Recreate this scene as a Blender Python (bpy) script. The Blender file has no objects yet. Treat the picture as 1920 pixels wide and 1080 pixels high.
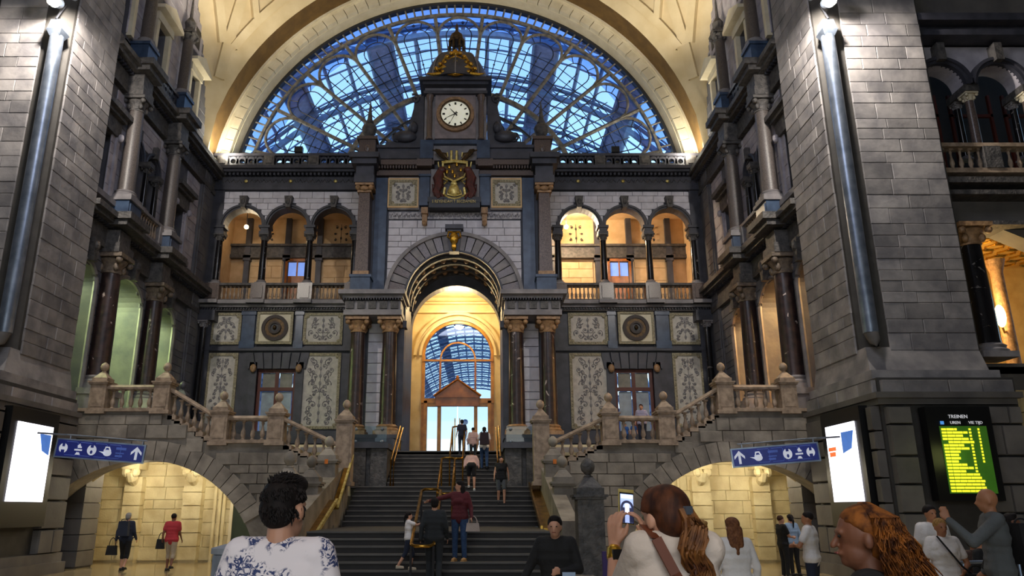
import bpy, bmesh, math, random
from math import sin, cos, pi, sqrt, radians
from mathutils import Vector, Matrix
random.seed(7)
scene = bpy.context.scene
COL = scene.collection
# ------------------------------------------------------------------ camera, world, exposure
F, TH, PX, PY, HC = 1430.0, radians(16.2), 900.0, 540.0, 1.75
cam_d = bpy.data.cameras.new('camera'); cam = bpy.data.objects.new('camera', cam_d); COL.objects.link(cam)
cam_d.sensor_width = 36; cam_d.lens = 36 * F / 1920; cam_d.shift_x = (960 - PX) / 1920
cam.location = (0, 0, HC); cam.rotation_euler = (pi / 2 + TH, 0, 0); cam_d.clip_end = 600
scene.camera = cam
vs = scene.view_settings
vs.view_transform = 'Standard'; vs.look = 'None'; vs.exposure = 0.0; vs.gamma = 1.0; vs.use_curve_mapping = False
w = bpy.data.worlds.new('dusk_sky'); scene.world = w; w.use_nodes = True
nt = w.node_tree; nt.nodes.clear()
o_ = nt.nodes.new('ShaderNodeOutputWorld'); bg = nt.nodes.new('ShaderNodeBackground')
tc = nt.nodes.new('ShaderNodeTexCoord'); sp = nt.nodes.new('ShaderNodeSeparateXYZ'); rp = nt.nodes.new('ShaderNodeValToRGB')
nt.links.new(tc.outputs['Generated'], sp.inputs[0]); nt.links.new(sp.outputs['Z'], rp.inputs[0])
nt.links.new(rp.outputs[0], bg.inputs[0]); nt.links.new(bg.outputs[0], o_.inputs[0])
e = rp.color_ramp.elements
e[0].position = 0.0; e[0].color = (.80, .93, 1.0, 1)
e[1].position = 1.0; e[1].color = (.03, .07, .22, 1)
for p_, c_ in ((.10, (.66, .86, 1.0, 1)), (.25, (.50, .76, 1.0, 1)), (.45, (.38, .66, 1.0, 1)), (.66, (.13, .30, .75, 1))):
    q = rp.color_ramp.elements.new(p_); q.color = c_
bg.inputs[1].default_value = 1.8

def light(kind, name, loc, power, color=(1, 1, 1), size=.5, rot=None, spot=None, size_y=None):
    d = bpy.data.lights.new(name, kind); d.energy = power; d.color = color
    if kind == 'AREA':
        d.size = size
        if size_y: d.shape = 'RECTANGLE'; d.size_y = size_y
    else: d.shadow_soft_size = size
    if spot: d.spot_size = radians(spot); d.spot_blend = .6
    o = bpy.data.objects.new(name, d); COL.objects.link(o); o.location = loc
    if rot: o.rotation_euler = rot
    return o
def aim(o, tgt):
    o.rotation_euler = (Vector(tgt) - o.location).to_track_quat('-Z', 'Y').to_euler()
X0 = -1.15
WARM = (1.0, .72, .38)
# pier floodlights and cornice lamps, then added fill lights without fixtures
for s in (-1, 1):
    l = light('SPOT', 'pier_floodlight', (X0 + s * 11.0, 19.2, 16.4), 2600, (1, .92, .82), .15, spot=165); aim(l, (X0 + s * 12.0, 21.5, 12))
    l = light('AREA', 'cornice_uplight', (X0 + s * 11.3, 33.9, 18.35), 190, (1, .9, .7), .6); aim(l, (X0 + s * 9.5, 33.8, 30))
    light('POINT', 'arch_foot_lamp', (X0 + s * 11.35, 34.3, 18.6), 60, (1, .93, .75), .12)
    l = light('SPOT', 'vault_fill_spot', (X0 + s * 8.5, 28.0, 19.0), 2600, (1, .88, .68), .8, spot=115); aim(l, (X0 + s * 7, 29, 34))  # unseen spot floating under the vault, added to brighten it
fl = light('AREA', 'hall_fill', (X0, 8, 20), 980, (.76, .81, 1.0), 9, size_y=5); aim(fl, (X0, 30, 7))  # unseen fill, added as bluish bounce on end wall and piers
fl = light('AREA', 'foreground_fill', (X0, -4, 7), 420, (1, .86, .70), 10, size_y=4); aim(fl, (X0, 12, 1.5))  # unseen fill behind the camera, added to lift the foreground people

# ------------------------------------------------------------------ helpers
def C_(h):
    h = h.lstrip('#'); c = [int(h[i:i + 2], 16) / 255 for i in (0, 2, 4)]
    return tuple((x / 12.92 if x <= .04045 else ((x + .055) / 1.055) ** 2.4) for x in c) + (1,)
MATS = {}
def mat(name, col, rough=.7, metal=0, var=.0, nscale=3.0, ndet=5, col2=None, nmix=(.35, .65), bump=0.0, bscale=20, emit=0, ecol=None, alpha=None, vein=None, stretch=None, spec=None):
    if name in MATS: return MATS[name]
    m = bpy.data.materials.new(name); m.use_nodes = True; t = m.node_tree; b = t.nodes['Principled BSDF']
    c = C_(col) if isinstance(col, str) else col
    b.inputs['Roughness'].default_value = rough; b.inputs['Metallic'].default_value = metal
    if spec is not None: b.inputs['Specular IOR Level'].default_value = spec
    N = t.nodes.new; L = t.links.new
    tcn = N('ShaderNodeTexCoord'); mp = N('ShaderNodeMapping'); L(tcn.outputs['Object'], mp.inputs[0])
    geo = N('ShaderNodeNewGeometry')
    if stretch: mp.inputs['Scale'].default_value = stretch
    L(geo.outputs['Position'], mp.inputs[0])
    if stretch == 'obj': pass
    n = N('ShaderNodeTexNoise'); n.inputs['Scale'].default_value = nscale; n.inputs['Detail'].default_value = ndet
    L(mp.outputs[0], n.inputs['Vector'])
    r = N('ShaderNodeValToRGB'); L(n.outputs['Fac'], r.inputs[0])
    c2 = C_(col2) if isinstance(col2, str) else (col2 or tuple(x * .7 for x in c[:3]) + (1,))
    r.color_ramp.elements[0].position = nmix[0]; r.color_ramp.elements[0].color = c2
    r.color_ramp.elements[1].position = nmix[1]; r.color_ramp.elements[1].color = c
    out = r.outputs[0]
    if vein:
        mu = N('ShaderNodeTexNoise'); mu.inputs['Scale'].default_value = vein[1]; mu.inputs['Detail'].default_value = 8; mu.inputs['Distortion'].default_value = 2.5
        L(mp.outputs[0], mu.inputs['Vector'])
        r2 = N('ShaderNodeValToRGB'); L(mu.outputs['Fac'], r2.inputs[0]); el = r2.color_ramp.elements
        el[0].position = .655; el[0].color = (0, 0, 0, 1); el[1].position = .70; el[1].color = (1, 1, 1, 1)
        mx = N('ShaderNodeMix'); mx.data_type = 'RGBA'; L(r2.outputs[0], mx.inputs[0]); L(out, mx.inputs[6]); mx.inputs[7].default_value = C_(vein[0]); out = mx.outputs[2]
    if var:
        oi = N('ShaderNodeObjectInfo'); mr = N('ShaderNodeMapRange'); L(oi.outputs['Random'], mr.inputs[0])
        mr.inputs[3].default_value = 1 - var; mr.inputs[4].default_value = 1 + var
        vm = N('ShaderNodeVectorMath'); vm.operation = 'SCALE'; L(out, vm.inputs[0]); L(mr.outputs[0], vm.inputs['Scale']); out = vm.outputs[0]
    L(out, b.inputs['Base Color'])
    if bump:
        bn = N('ShaderNodeTexNoise'); bn.inputs['Scale'].default_value = bscale; bn.inputs['Detail'].default_value = 4; L(mp.outputs[0], bn.inputs['Vector'])
        bu = N('ShaderNodeBump'); bu.inputs['Strength'].default_value = bump; bu.inputs['Distance'].default_value = .03
        L(bn.outputs['Fac'], bu.inputs['Height']); L(bu.outputs[0], b.inputs['Normal'])
    if emit:
        b.inputs['Emission Color'].default_value = C_(ecol) if isinstance(ecol, str) else (ecol or c); b.inputs['Emission Strength'].default_value = emit
    MATS[name] = m; return m
def glass(name, col, gl=.12, rough=.03):
    if name in MATS: return MATS[name]
    m = bpy.data.materials.new(name); m.use_nodes = True; t = m.node_tree; t.nodes.clear(); N = t.nodes.new; L = t.links.new
    o = N('ShaderNodeOutputMaterial'); mx = N('ShaderNodeMixShader'); tr = N('ShaderNodeBsdfTransparent'); g = N('ShaderNodeBsdfGlossy')
    tr.inputs[0].default_value = C_(col); g.inputs['Roughness'].default_value = rough; mx.inputs[0].default_value = gl
    L(tr.outputs[0], mx.inputs[1]); L(g.outputs[0], mx.inputs[2]); L(mx.outputs[0], o.inputs[0])
    MATS[name] = m; return m
# palette
m_pier = mat('pier_stone', '#8f8a88', var=.26, nscale=1.6, col2='#6a6769', bump=.35, bscale=6)
m_pierd = mat('pier_stone_dark', '#6b6661', var=.2, nscale=1.2, col2='#565250', bump=.3, bscale=6)
m_mortar = mat('mortar', '#3e3b38')
m_dark = mat('blue_stone', '#42424b', rough=.5, nscale=2, col2='#2e2f37', bump=.2, bscale=8)
m_dark2 = mat('blue_stone_carved', '#5a5653', rough=.6, nscale=6, col2='#3a3838', bump=.9, bscale=14)
m_blue = mat('polished_blue_stone', '#3f5068', rough=.3, nscale=3, col2='#2c3a50')
m_grey = mat('grey_limestone', '#8a8585', rough=.6, nscale=2, col2='#6c686a', bump=.2, bscale=8)
m_white = mat('white_block', '#c9c6cd', rough=.6, var=.06, nscale=3, col2='#b7b3ba')
m_whitec = mat('white_carved', '#bdb9bb', rough=.6, nscale=9, col2='#77757c', bump=1, bscale=12)
m_marble = mat('red_marble', '#3c2b28', rough=.32, nscale=5, col2='#221a1a', vein=('#b9a8a0', 1.6))
m_granite = mat('brown_granite', '#6f5f58', rough=.3, nscale=30, col2='#463b37')
m_black = mat('black_marble', '#1d1b1d', rough=.15, nscale=4, col2='#131214', vein=('#76706c', 2.0))
m_cap = mat('ochre_capital', '#a8835c', rough=.5, nscale=8, col2='#7c5f42', bump=.5, bscale=20)
m_gold = mat('gilding', '#d9a83c', rough=.32, metal=.85, nscale=9, col2='#8c6420')
m_goldy = mat('pale_gilding', '#e8d68c', rough=.4, metal=.5, nscale=9, col2='#b59a45')
m_bronze = mat('dark_bronze', '#5b4527', rough=.45, metal=.6, nscale=9, col2='#2c2114')
m_brass = mat('brass', '#c99a45', rough=.25, metal=.95, nscale=5, col2='#8f6a28')
m_cream = mat('cream_stone', '#e0cfa4', rough=.7, var=.10, nscale=2, col2='#d0bb8a', bump=.15)
m_panel = mat('relief_ground', '#c4beb2', rough=.7, nscale=5, col2='#aca69c')
m_carve = mat('relief_carving', '#8f8b88', rough=.7, nscale=7, col2='#757274')
m_pframe = mat('relief_frame', '#a89e80', rough=.7, nscale=14, col2='#7a725c', bump=.6)
m_vault = mat('vault_plaster', '#d3c3a0', rough=.8, nscale=1, col2='#c4b28c')
m_brown = mat('soffit_plaster', '#6b5126', rough=.8, nscale=2, col2='#59421e')
m_ring = mat('arch_white_stone', '#d8cfb6', rough=.7, var=.05, nscale=2, col2='#cbc0a4')
m_letter = mat('gilt_lettering', '#d8c27c', rough=.5)
m_iron = mat('painted_iron', '#8a857a', rough=.5, nscale=4, col2='#56524a')
m_irond = mat('dark_iron', '#25262b', rough=.5)
m_bal = mat('baluster_stone', '#a5907a', rough=.6, nscale=6, col2='#7c6a58', bump=.2)
m_step = mat('stair_stone', '#2e2a28', rough=.75, nscale=4, col2='#262423')
m_nose = mat('stair_nosing', '#5f5a55', rough=.6)
m_stairw = mat('stairwall_stone', '#8f8679', var=.22, nscale=2.2, col2='#6c645a', bump=.5, bscale=7)
m_floor = mat('floor_marble', '#b3a079', rough=.12, nscale=1.3, col2='#8d7c5c')
m_wood = mat('varnished_wood', '#a8662a', rough=.35, nscale=3, col2='#7e4719')
m_woodd = mat('golden_oak', '#c98f32', rough=.35, nscale=3, col2='#a26d20')
m_redw = mat('red_brown_window_wood', '#5a2415', rough=.45)
m_zinc = mat('zinc_pipe', '#8e98a8', rough=.35, metal=.7, nscale=3, col2='#6f7988')
m_blk = mat('black_frame', '#0d0d0f', rough=.4)
m_glass = glass('window_glass', '#e4f0fc', .08)
m_glass2 = glass('window_glass_deep', '#9db8e4', .12)
m_glassc = glass('clear_glass', '#e6eef2', .07)
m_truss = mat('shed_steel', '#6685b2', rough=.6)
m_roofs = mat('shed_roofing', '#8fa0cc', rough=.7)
m_loggia = mat('loggia_plaster', '#d8b88c', rough=.8, nscale=2, col2='#c7a477')

class M:
    def __init__(s): s.v = []; s.f = []
    def add(s, v, f):
        k = len(s.v); s.v += [tuple(p) for p in v]; s.f += [tuple(i + k for i in q) for q in f]; return s
    def box(s, x0, x1, y0, y1, z0, z1):
        return s.add([(x0, y0, z0), (x1, y0, z0), (x1, y1, z0), (x0, y1, z0), (x0, y0, z1), (x1, y0, z1), (x1, y1, z1), (x0, y1, z1)],
                     [(0, 3, 2, 1), (4, 5, 6, 7), (0, 1, 5, 4), (1, 2, 6, 5), (2, 3, 7, 6), (3, 0, 4, 7)])
    def frus(s, cx, cy, z0, z1, a, b):
        v = [(cx + i * a, cy + j * a, z0) for i, j in ((-1, -1), (1, -1), (1, 1), (-1, 1))] + [(cx + i * b, cy + j * b, z1) for i, j in ((-1, -1), (1, -1), (1, 1), (-1, 1))]
        return s.add(v, [(0, 3, 2, 1), (4, 5, 6, 7), (0, 1, 5, 4), (1, 2, 6, 5), (2, 3, 7, 6), (3, 0, 4, 7)])
    def lathe(s, cx, cy, prof, n=12, z0=0):
        v = []; f = []
        for r, z in prof:
            for i in range(n): v.append((cx + r * cos(2 * pi * i / n), cy + r * sin(2 * pi * i / n), z0 + z))
        for j in range(len(prof) - 1):
            for i in range(n): a = j * n + i; b = j * n + (i + 1) % n; f.append((a, b, b + n, a + n))
        f.append(tuple(reversed(range(n)))); f.append(tuple(range((len(prof) - 1) * n, len(prof) * n)))
        return s.add(v, f)
    def tube(s, pts, r, n=6, closed=False):
        pts = [Vector(p) for p in pts]; m = len(pts); v = []; f = []; rs = r if isinstance(r, (list, tuple)) else [r] * m
        for k in range(m):
            if closed: d = pts[(k + 1) % m] - pts[k - 1]
            else: d = pts[min(k + 1, m - 1)] - pts[max(k - 1, 0)]
            if d.length < 1e-9: d = Vector((0, 0, 1))
            d.normalize(); u = d.cross(Vector((0, 0, 1)) if abs(d.z) < .9 else Vector((0, 1, 0))).normalized(); w_ = d.cross(u)
            for i in range(n): v.append(pts[k] + (u * cos(2 * pi * i / n) + w_ * sin(2 * pi * i / n)) * rs[k])
        for k in range(m if closed else m - 1):
            for i in range(n):
                a = k * n + i; b = k * n + (i + 1) % n; k2 = (k + 1) % m; f.append((a, b, k2 * n + (i + 1) % n, k2 * n + i))
        if not closed: f += [tuple(reversed(range(n))), tuple(range((m - 1) * n, m * n))]
        return s.add(v, f)
    def prism(s, poly, y0, y1):
        n = len(poly); v = [(x, y0, z) for x, z in poly] + [(x, y1, z) for x, z in poly]
        return s.add(v, [tuple(range(n)), tuple(reversed(range(n, 2 * n)))] + [(i, i + n, (i + 1) % n + n, (i + 1) % n) for i in range(n)])
    def prof(s, xs, lo, hi, y0, y1):
        for a, b in zip(xs[:-1], xs[1:]):
            e = (b - a) * 1e-4
            la, lb, ha, hb = lo(a + e), lo(b - e), hi(a + e), hi(b - e)
            if ha - la < .005 and hb - lb < .005: continue
            ha = max(ha, la + .001); hb = max(hb, lb + .001)
            s.add([(a, y0, la), (b, y0, lb), (b, y1, lb), (a, y1, la), (a, y0, ha), (b, y0, hb), (b, y1, hb), (a, y1, ha)],
                  [(0, 3, 2, 1), (4, 5, 6, 7), (0, 1, 5, 4), (1, 2, 6, 5), (2, 3, 7, 6), (3, 0, 4, 7)])
        return s
    def ring(s, cx, cz, r0, r1, a0, a1, n, y0, y1):
        v = []; f = []
        for i in range(n + 1):
            a = a0 + (a1 - a0) * i / n; c, d = cos(a), sin(a)
            v += [(cx + r0 * c, y0, cz + r0 * d), (cx + r1 * c, y0, cz + r1 * d), (cx + r1 * c, y1, cz + r1 * d), (cx + r0 * c, y1, cz + r0 * d)]
        for i in range(n):
            for k in range(4): a = i * 4 + k; b = i * 4 + (k + 1) % 4; f.append((a, b, b + 4, a + 4))
        f += [(0, 1, 2, 3), (n * 4 + 3, n * 4 + 2, n * 4 + 1, n * 4)]
        return s.add(v, f)
    def ball(s, c, r, n=10, m=7):
        rx, ry, rz = r if isinstance(r, (list, tuple)) else (r, r, r); v = [(c[0], c[1], c[2] - rz)]; f = []
        for j in range(1, m):
            a = -pi / 2 + pi * j / m
            for i in range(n): v.append((c[0] + rx * cos(a) * cos(2 * pi * i / n), c[1] + ry * cos(a) * sin(2 * pi * i / n), c[2] + rz * sin(a)))
        v.append((c[0], c[1], c[2] + rz))
        for i in range(n):
            f.append((0, 1 + (i + 1) % n, 1 + i)); f.append((len(v) - 1, 1 + (m - 2) * n + i, 1 + (m - 2) * n + (i + 1) % n))
        for j in range(m - 2):
            for i in range(n): a = 1 + j * n + i; b = 1 + j * n + (i + 1) % n; f.append((a, b, b + n, a + n))
        return s.add(v, f)
    def cap(s, p0, r0, p1, r1, n=10):
        p0, p1 = Vector(p0), Vector(p1); s.ball(p0, r0, n, 6); s.ball(p1, r1, n, 6)
        if (p1 - p0).length > 1e-4: s.tube([p0, p1], [r0 * .99, r1 * .99], n)
        return s
    def map(s, fn): s.v = [fn(*p) for p in s.v]; return s
def mesh_of(m, material, smooth=False, name='mesh'):
    me = bpy.data.meshes.new(name); me.from_pydata(m.v, [], m.f)
    bm = bmesh.new(); bm.from_mesh(me); bmesh.ops.recalc_face_normals(bm, faces=bm.faces); bm.to_mesh(me); bm.free()
    if material: me.materials.append(material)
    if smooth:
        me.polygons.foreach_set('use_smooth', [True] * len(me.polygons))
        try: me.set_sharp_from_angle(angle=radians(40))
        except Exception: pass
    return me
def obj(name, m, material=None, parent=None, smooth=False, loc=None):
    me = m if isinstance(m, bpy.types.Mesh) else mesh_of(m, material, smooth, name)
    o = bpy.data.objects.new(name, me); COL.objects.link(o)
    if parent is not None:
        o.parent = parent; o.matrix_parent_inverse = Matrix.Translation(-parent.location) if not parent.get('_loc') else Matrix.Identity(4)
    if loc: o.location = loc
    return o
def tag(o, label, cat, group=None):
    o['label'] = label; o['category'] = cat
    if group: o['group'] = group
    return o
def thing(name, label, cat, loc=(0, 0, 0), group=None):
    return tag(obj0(name, loc), label, cat, group)
def obj0(name, loc):
    o = bpy.data.objects.new(name, None); o.empty_display_size = .2; COL.objects.link(o); o.location = loc; return o
def struct(name, m, material, parent=None, smooth=False):
    o = obj(name, m, material, parent, smooth)
    if parent is None: o['kind'] = 'structure'
    return o
def sx(s): return lambda x, y, z: (X0 + s * x, y, z)
WALLO = 12.1
def side(s): return lambda u, v, z: (X0 + s * (WALLO + v), u, z)
# unit stones with a chamfered face
def unit_stone(face, c=.035):
    v = [(-.5, .5, -.5), (.5, .5, -.5), (.5, .5, .5), (-.5, .5, .5), (-.5, -.2, -.5), (.5, -.2, -.5), (.5, -.2, .5), (-.5, -.2, .5),
         (-.5 + c * .5, -.5, -.5 + c), (.5 - c * .5, -.5, -.5 + c), (.5 - c * .5, -.5, .5 - c), (-.5 + c * .5, -.5, .5 - c)]
    f = [(8, 9, 10, 11)] + [(i, (i + 1) % 4, (i + 1) % 4 + 4, i + 4) for i in range(4)] + [(4 + i, 4 + (i + 1) % 4, 8 + (i + 1) % 4, 8 + i) for i in range(4)]
    if face == 'X+': v = [(-y, x, z) for x, y, z in v]
    if face == 'X-': v = [(y, x, z) for x, y, z in v]
    return v, f
STONE = {}
def stone_mesh(face, material):
    k = (face, material.name)
    if k not in STONE:
        m = M(); m.add(*unit_stone(face)); STONE[k] = mesh_of(m, material, name='stone')
    return STONE[k]
def courses(parent, material, mapf, face, z0, z1, ch, l0, l1, ints, vf, depth=.08, limit=300, name='stone', gap=.012, rnd=random.Random(3)):
    """rows of separate stones; ints(z) gives the open stretches of wall at that height"""
    n = 0; z = z0; st = M(); row = 0; parent_n = parent.get('_n', 0); items = []; gap = gap * .7
    while z < z1 - .08:
        h = min(ch * rnd.uniform(.72, 1.28), z1 - z); row += 1
        for a, b in ints(z + h / 2):
            x = a
            while x < b - .03:
                l = rnd.uniform(l0, l1) * (.6 if x == a and row % 2 else 1)
                if x + l > b - l0 * .5: l = b - x
                items.append((x, x + l, z, z + h)); x += l
        z += h
    for a, b, c, d in items:
        u, zz = (a + b) / 2, (c + d) / 2; dv = rnd.uniform(0, .012)
        p = mapf(u, vf - depth / 2 - dv, zz)
        sc = (b - a - gap, depth, d - c - gap) if face == 'Y' else (depth, b - a - gap, d - c - gap)
        if parent_n < limit:
            o = bpy.data.objects.new(name, stone_mesh(face, material)); COL.objects.link(o); o.parent = parent; o.matrix_parent_inverse = Matrix.Translation(-parent.location)
            o.location = p; o.scale = sc; parent_n += 1
        else:
            v, f = unit_stone(face); st.add([(p[0] + x * sc[0], p[1] + y * sc[1], p[2] + q * sc[2]) for x, y, q in v], f)
    parent['_n'] = parent_n
    if st.v:
        so = obj(name, st, material, parent); so['kind'] = 'stuff'
def voussoirs(parent, mapf, cx, cz, r0, r1, a0, a1, n, y0, y1, mats, name='voussoir', gap=.006):
    for i in range(n):
        b0 = a0 + (a1 - a0) * i / n + gap; b1 = a0 + (a1 - a0) * (i + 1) / n - gap
        obj(name, M().ring(cx, cz, r0, r1, b0, b1, 2, y0, y1).map(mapf), mats[i % len(mats)], parent)

BALP = [(.055, 0), (.055, .06), (.035, .08), (.045, .12), (.07, .2), (.06, .30), (.032, .42), (.028, .52), (.045, .58), (.035, .62), (.055, .64), (.055, .70)]
def bal_mesh(h, sc=1.0, material=m_bal):
    k = ('bal', round(h, 3), sc, material.name)
    if k not in STONE:
        STONE[k] = mesh_of(M().lathe(0, 0, [(r * sc, z * h / .7) for r, z in BALP], 8).box(-.07 * sc, .07 * sc, -.07 * sc, .07 * sc, 0, .05 * h).box(-.065 * sc, .065 * sc, -.065 * sc, .065 * sc, h * .93, h), material, True, 'baluster')
    return STONE[k]
def finial(m, cx, cy, z, s=1.0):
    m.frus(cx, cy, z, z + .10 * s, .21 * s, .21 * s); m.frus(cx, cy, z + .10 * s, z + .26 * s, .19 * s, .07 * s)
    m.lathe(cx, cy, [(.05 * s, 0), (.08 * s, .03 * s), (.045 * s, .06 * s), (.10 * s, .12 * s), (.115 * s, .19 * s), (.09 * s, .26 * s), (.03 * s, .31 * s)], 12, z + .24 * s)
def newel(x, y, z0, z1, label, hw=.2, fs=1.0, sticker=False, mt=m_bal, grp=None):
    t = thing('newel_post', label, 'newel post', (x, y, z0), grp)
    m = M().box(x - hw * 1.2, x + hw * 1.2, y - hw * 1.2, y + hw * 1.2, z0, z0 + .12).box(x - hw, x + hw, y - hw, y + hw, z0 + .12, z1)
    m.box(x - hw * .7, x + hw * .7, y - hw * 1.06, y - hw * .9, z0 + .22, z1 - .12)
    obj('shaft', m, mt, t)
    obj('cap', M().box(x - hw * 1.18, x + hw * 1.18, y - hw * 1.18, y + hw * 1.18, z1, z1 + .05).box(x - hw * 1.3, x + hw * 1.3, y - hw * 1.3, y + hw * 1.3, z1 + .05, z1 + .1), mt, t)
    f = M(); finial(f, x, y, z1 + .1, fs); obj('finial', f, mt, t, True)
    if sticker:
        q = obj('sticker', M().box(x - .04, x + .06, y - hw * 1.33, y - hw * 1.3, z1 - .03, z1 + .1), mat('orange_sticker', '#e07a28'), t)
    return t
def column(x, y, z0, z1, r, mt, label, grp, base=m_cap, cap=m_cap, seg=20, plinth=True):
    t = thing('column', label, 'column', (x, y, z0), grp); h = z1 - z0
    b = M()
    if plinth: b.box(x - r * 1.5, x + r * 1.5, y - r * 1.5, y + r * 1.5, z0, z0 + r * .5)
    b.lathe(x, y, [(r * 1.45, 0), (r * 1.5, r * .2), (r * 1.25, r * .4), (r * 1.35, r * .6), (r * 1.08, r * .8)], seg, z0 + r * .5 * plinth)
    obj('base', b, base, t, True)
    zb = z0 + r * (.8 + .5 * plinth); zc = z1 - r * 1.9
    obj('shaft', M().lathe(x, y, [(r * 1.05, 0), (r, .12), (r * .98, (zc - zb) * .4), (r * .88, zc - zb)], seg, zb), mt, t, True)
    c = M().lathe(x, y, [(r * .95, 0), (r * 1.0, r * .15), (r * .88, r * .3), (r * .95, r * .8), (r * 1.35, r * 1.3), (r * 1.2, r * 1.45)], seg, zc)
    for i in (-1, 1):
        for j in (-1, 1):
            c.ball((x + i * r * 1.15, y + j * r * 1.15, zc + r * 1.2), r * .33, 8, 6)
            c.ball((x + i * r * .75, y + j * r * .75, zc + r * .6), (r * .3, r * .3, r * .42), 8, 6)
    c.box(x - r * 1.45, x + r * 1.45, y - r * 1.45, y + r * 1.45, zc + r * 1.5, z1)
    obj('capital', c, cap, t, True)
    return t

# ------------------------------------------------------------------ floor
m = M().box(-40, 40, -14, 206, -.3, 0)
struct('floor', m, m_floor)
# ------------------------------------------------------------------ the vault, its brown soffit and white arch
RS, CYV, CZV = WALLO * sqrt(2), 21.2, 17.03
def vz(dx, dy): return CZV + sqrt(max(RS * RS - dx * dx - dy * dy, 0))
m = M(); n = 56; v = []
for k in (0, .5):
    for j in range(n + 1):
        for i in range(n + 1):
            dx = -WALLO + 2 * WALLO * i / n; dy = -WALLO + 2 * WALLO * j / n
            v.append((X0 + dx, CYV + dy, vz(dx, dy) + k))
f = []
for j in range(n):
    for i in range(n):
        a = j * (n + 1) + i; f.append((a, a + 1, a + n + 2, a + n + 1)); b = a + (n + 1) ** 2; f.append((b, b + n + 1, b + n + 2, b + 1))
m.add(v, f)
vault = struct('ceiling', m, m_vault, smooth=True)
struct('wall_rear', M().box(-27, -10, -14.5, -14, 0, 27).box(8, 25, -14.5, -14, 0, 27).box(-10, 8, -14.5, -14, 12, 27), mat('rear_wall_stone', '#7d7873', nscale=1))
struct('ceiling_rear', M().box(-27, 25, -14.5, 9.1, 26.6, 27).box(-13.6, 11.3, 8.9, 9.1, 0 + 27, 34.5), m_vault)
# coffer ribs on the vault: bands following the surface
def band(pts, wd, th):
    mm = M(); P = [Vector(p) for p in pts]; vv = []
    for k, p in enumerate(P):
        d = (P[min(k + 1, len(P) - 1)] - P[max(k - 1, 0)]).normalized(); nr = (Vector((X0, CYV, CZV)) - p).normalized(); sd = d.cross(nr).normalized()
        vv += [p - sd * wd / 2 - nr * .05, p + sd * wd / 2 - nr * .05, p + sd * wd / 2 + nr * th, p - sd * wd / 2 + nr * th]
    ff = []
    for k in range(len(P) - 1):
        for i in range(4): a = k * 4 + i; b = k * 4 + (i + 1) % 4; ff.append((a, b, b + 4, a + 4))
    return mm.add(vv, ff)
def sph(dx, dy): return (X0 + dx, CYV + dy, vz(dx, dy))
for s in (-1, 1):
    for j, dd in enumerate((11.4, 10.1, 9.75, 8.5, 7.2, 6.8, 5.5)):
        pts = [sph(s * t_, dd) for t_ in [x * .5 for x in range(0, 23)] if t_ <= dd + .3]
        obj('vault_rib', band(pts, .22 if j % 3 else .4, .3), m_vault, vault)
    for j, dd in enumerate((11.4, 10.1, 9.75, 8.5, 7.2, 6.8, 5.5)):
        pts = [sph(s * dd, t_) for t_ in [x * .5 for x in range(0, 23)] if t_ <= dd + .3]
        obj('vault_rib', band(pts, .22 if j % 3 else .4, .3), m_vault, vault)
    obj('vault_rib', band([sph(s * t_, t_) for t_ in [x * .4 for x in range(2, 30)]], .5, .2), m_vault, vault)
    for k in range(2, 11):
        for a, b in ((10.2, 11.3), (8.6, 9.7)):
            if k < a:
                obj('coffer_block', band([sph(s * k, a + (b - a) * q / 3) for q in range(4)], .3, .34), m_vault, vault)
m = M().ring(X0, CZV, 12.25, 12.7, 0, pi, 64, 33.2, 35.4)
struct('trim_1', m, m_brown, smooth=True)
ringo = struct('trim_2', M().ring(X0, CZV, 11.6, 12.6, radians(3), radians(177), 64, 35.25, 36.3), m_ring, smooth=True)
voussoirs(ringo, lambda *p: p, X0, CZV, 11.62, 12.05, radians(4), radians(176), 56, 34.95, 35.3, [m_ring], gap=.0016)
for r0, r1, y in ((12.05, 12.14, 34.9), (12.14, 12.26, 34.8)):
    obj('moulding', M().ring(X0, CZV, r0, r1, radians(4), radians(176), 64, y, 35.3), m_ring, ringo, True)
for s in (-1, 1):
    obj('light_strip_shaft', M().box(11.95, 12.07, 33.4, 33.55, 18, 23.2).map(sx(s)), m_ring, ringo)  # slim white shaft added to stand for the bright strip of light here

# ------------------------------------------------------------------ the great lunette window
LUN = obj('window_1', M().ring(X0, CZV, 10.78, 10.92, 0, pi, 60, 36.0, 36.2), m_iron); LUN['kind'] = 'structure'
LR = 11.6
obj('rim', M().ring(X0, CZV, 11.45, 11.62, 0, pi, 60, 35.95, 36.3), m_irond, LUN)
obj('sill', M().box(X0 - 11.6, X0 + 11.6, 35.9, 36.4, 18.2, 18.9), m_dark, LUN)
NS = 13; da = pi / NS
def pol(r, a, y=36.1): return (X0 + r * cos(a), y, CZV + r * sin(a))
for k in range(1, NS):
    a = k * da; obj('rib', M().tube([pol(1.5, a), pol(10.8, a)], .11, 5), m_iron, LUN)
obj('ring_bar', M().ring(X0, CZV, 6.0, 6.22, 0, pi, 50, 35.98, 36.2), m_iron, LUN)
obj('ring_bar', M().ring(X0, CZV, 5.0, 5.09, 0, pi, 50, 36.0, 36.2), m_irond, LUN)
for i in range(78):
    a = (i + .5) * pi / 78
    obj('rim_spoke', M().tube([pol(10.9, a, 36.05), pol(11.5, a, 36.05)], .05, 4), m_iron, LUN)
rr = random.Random(5)
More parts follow.
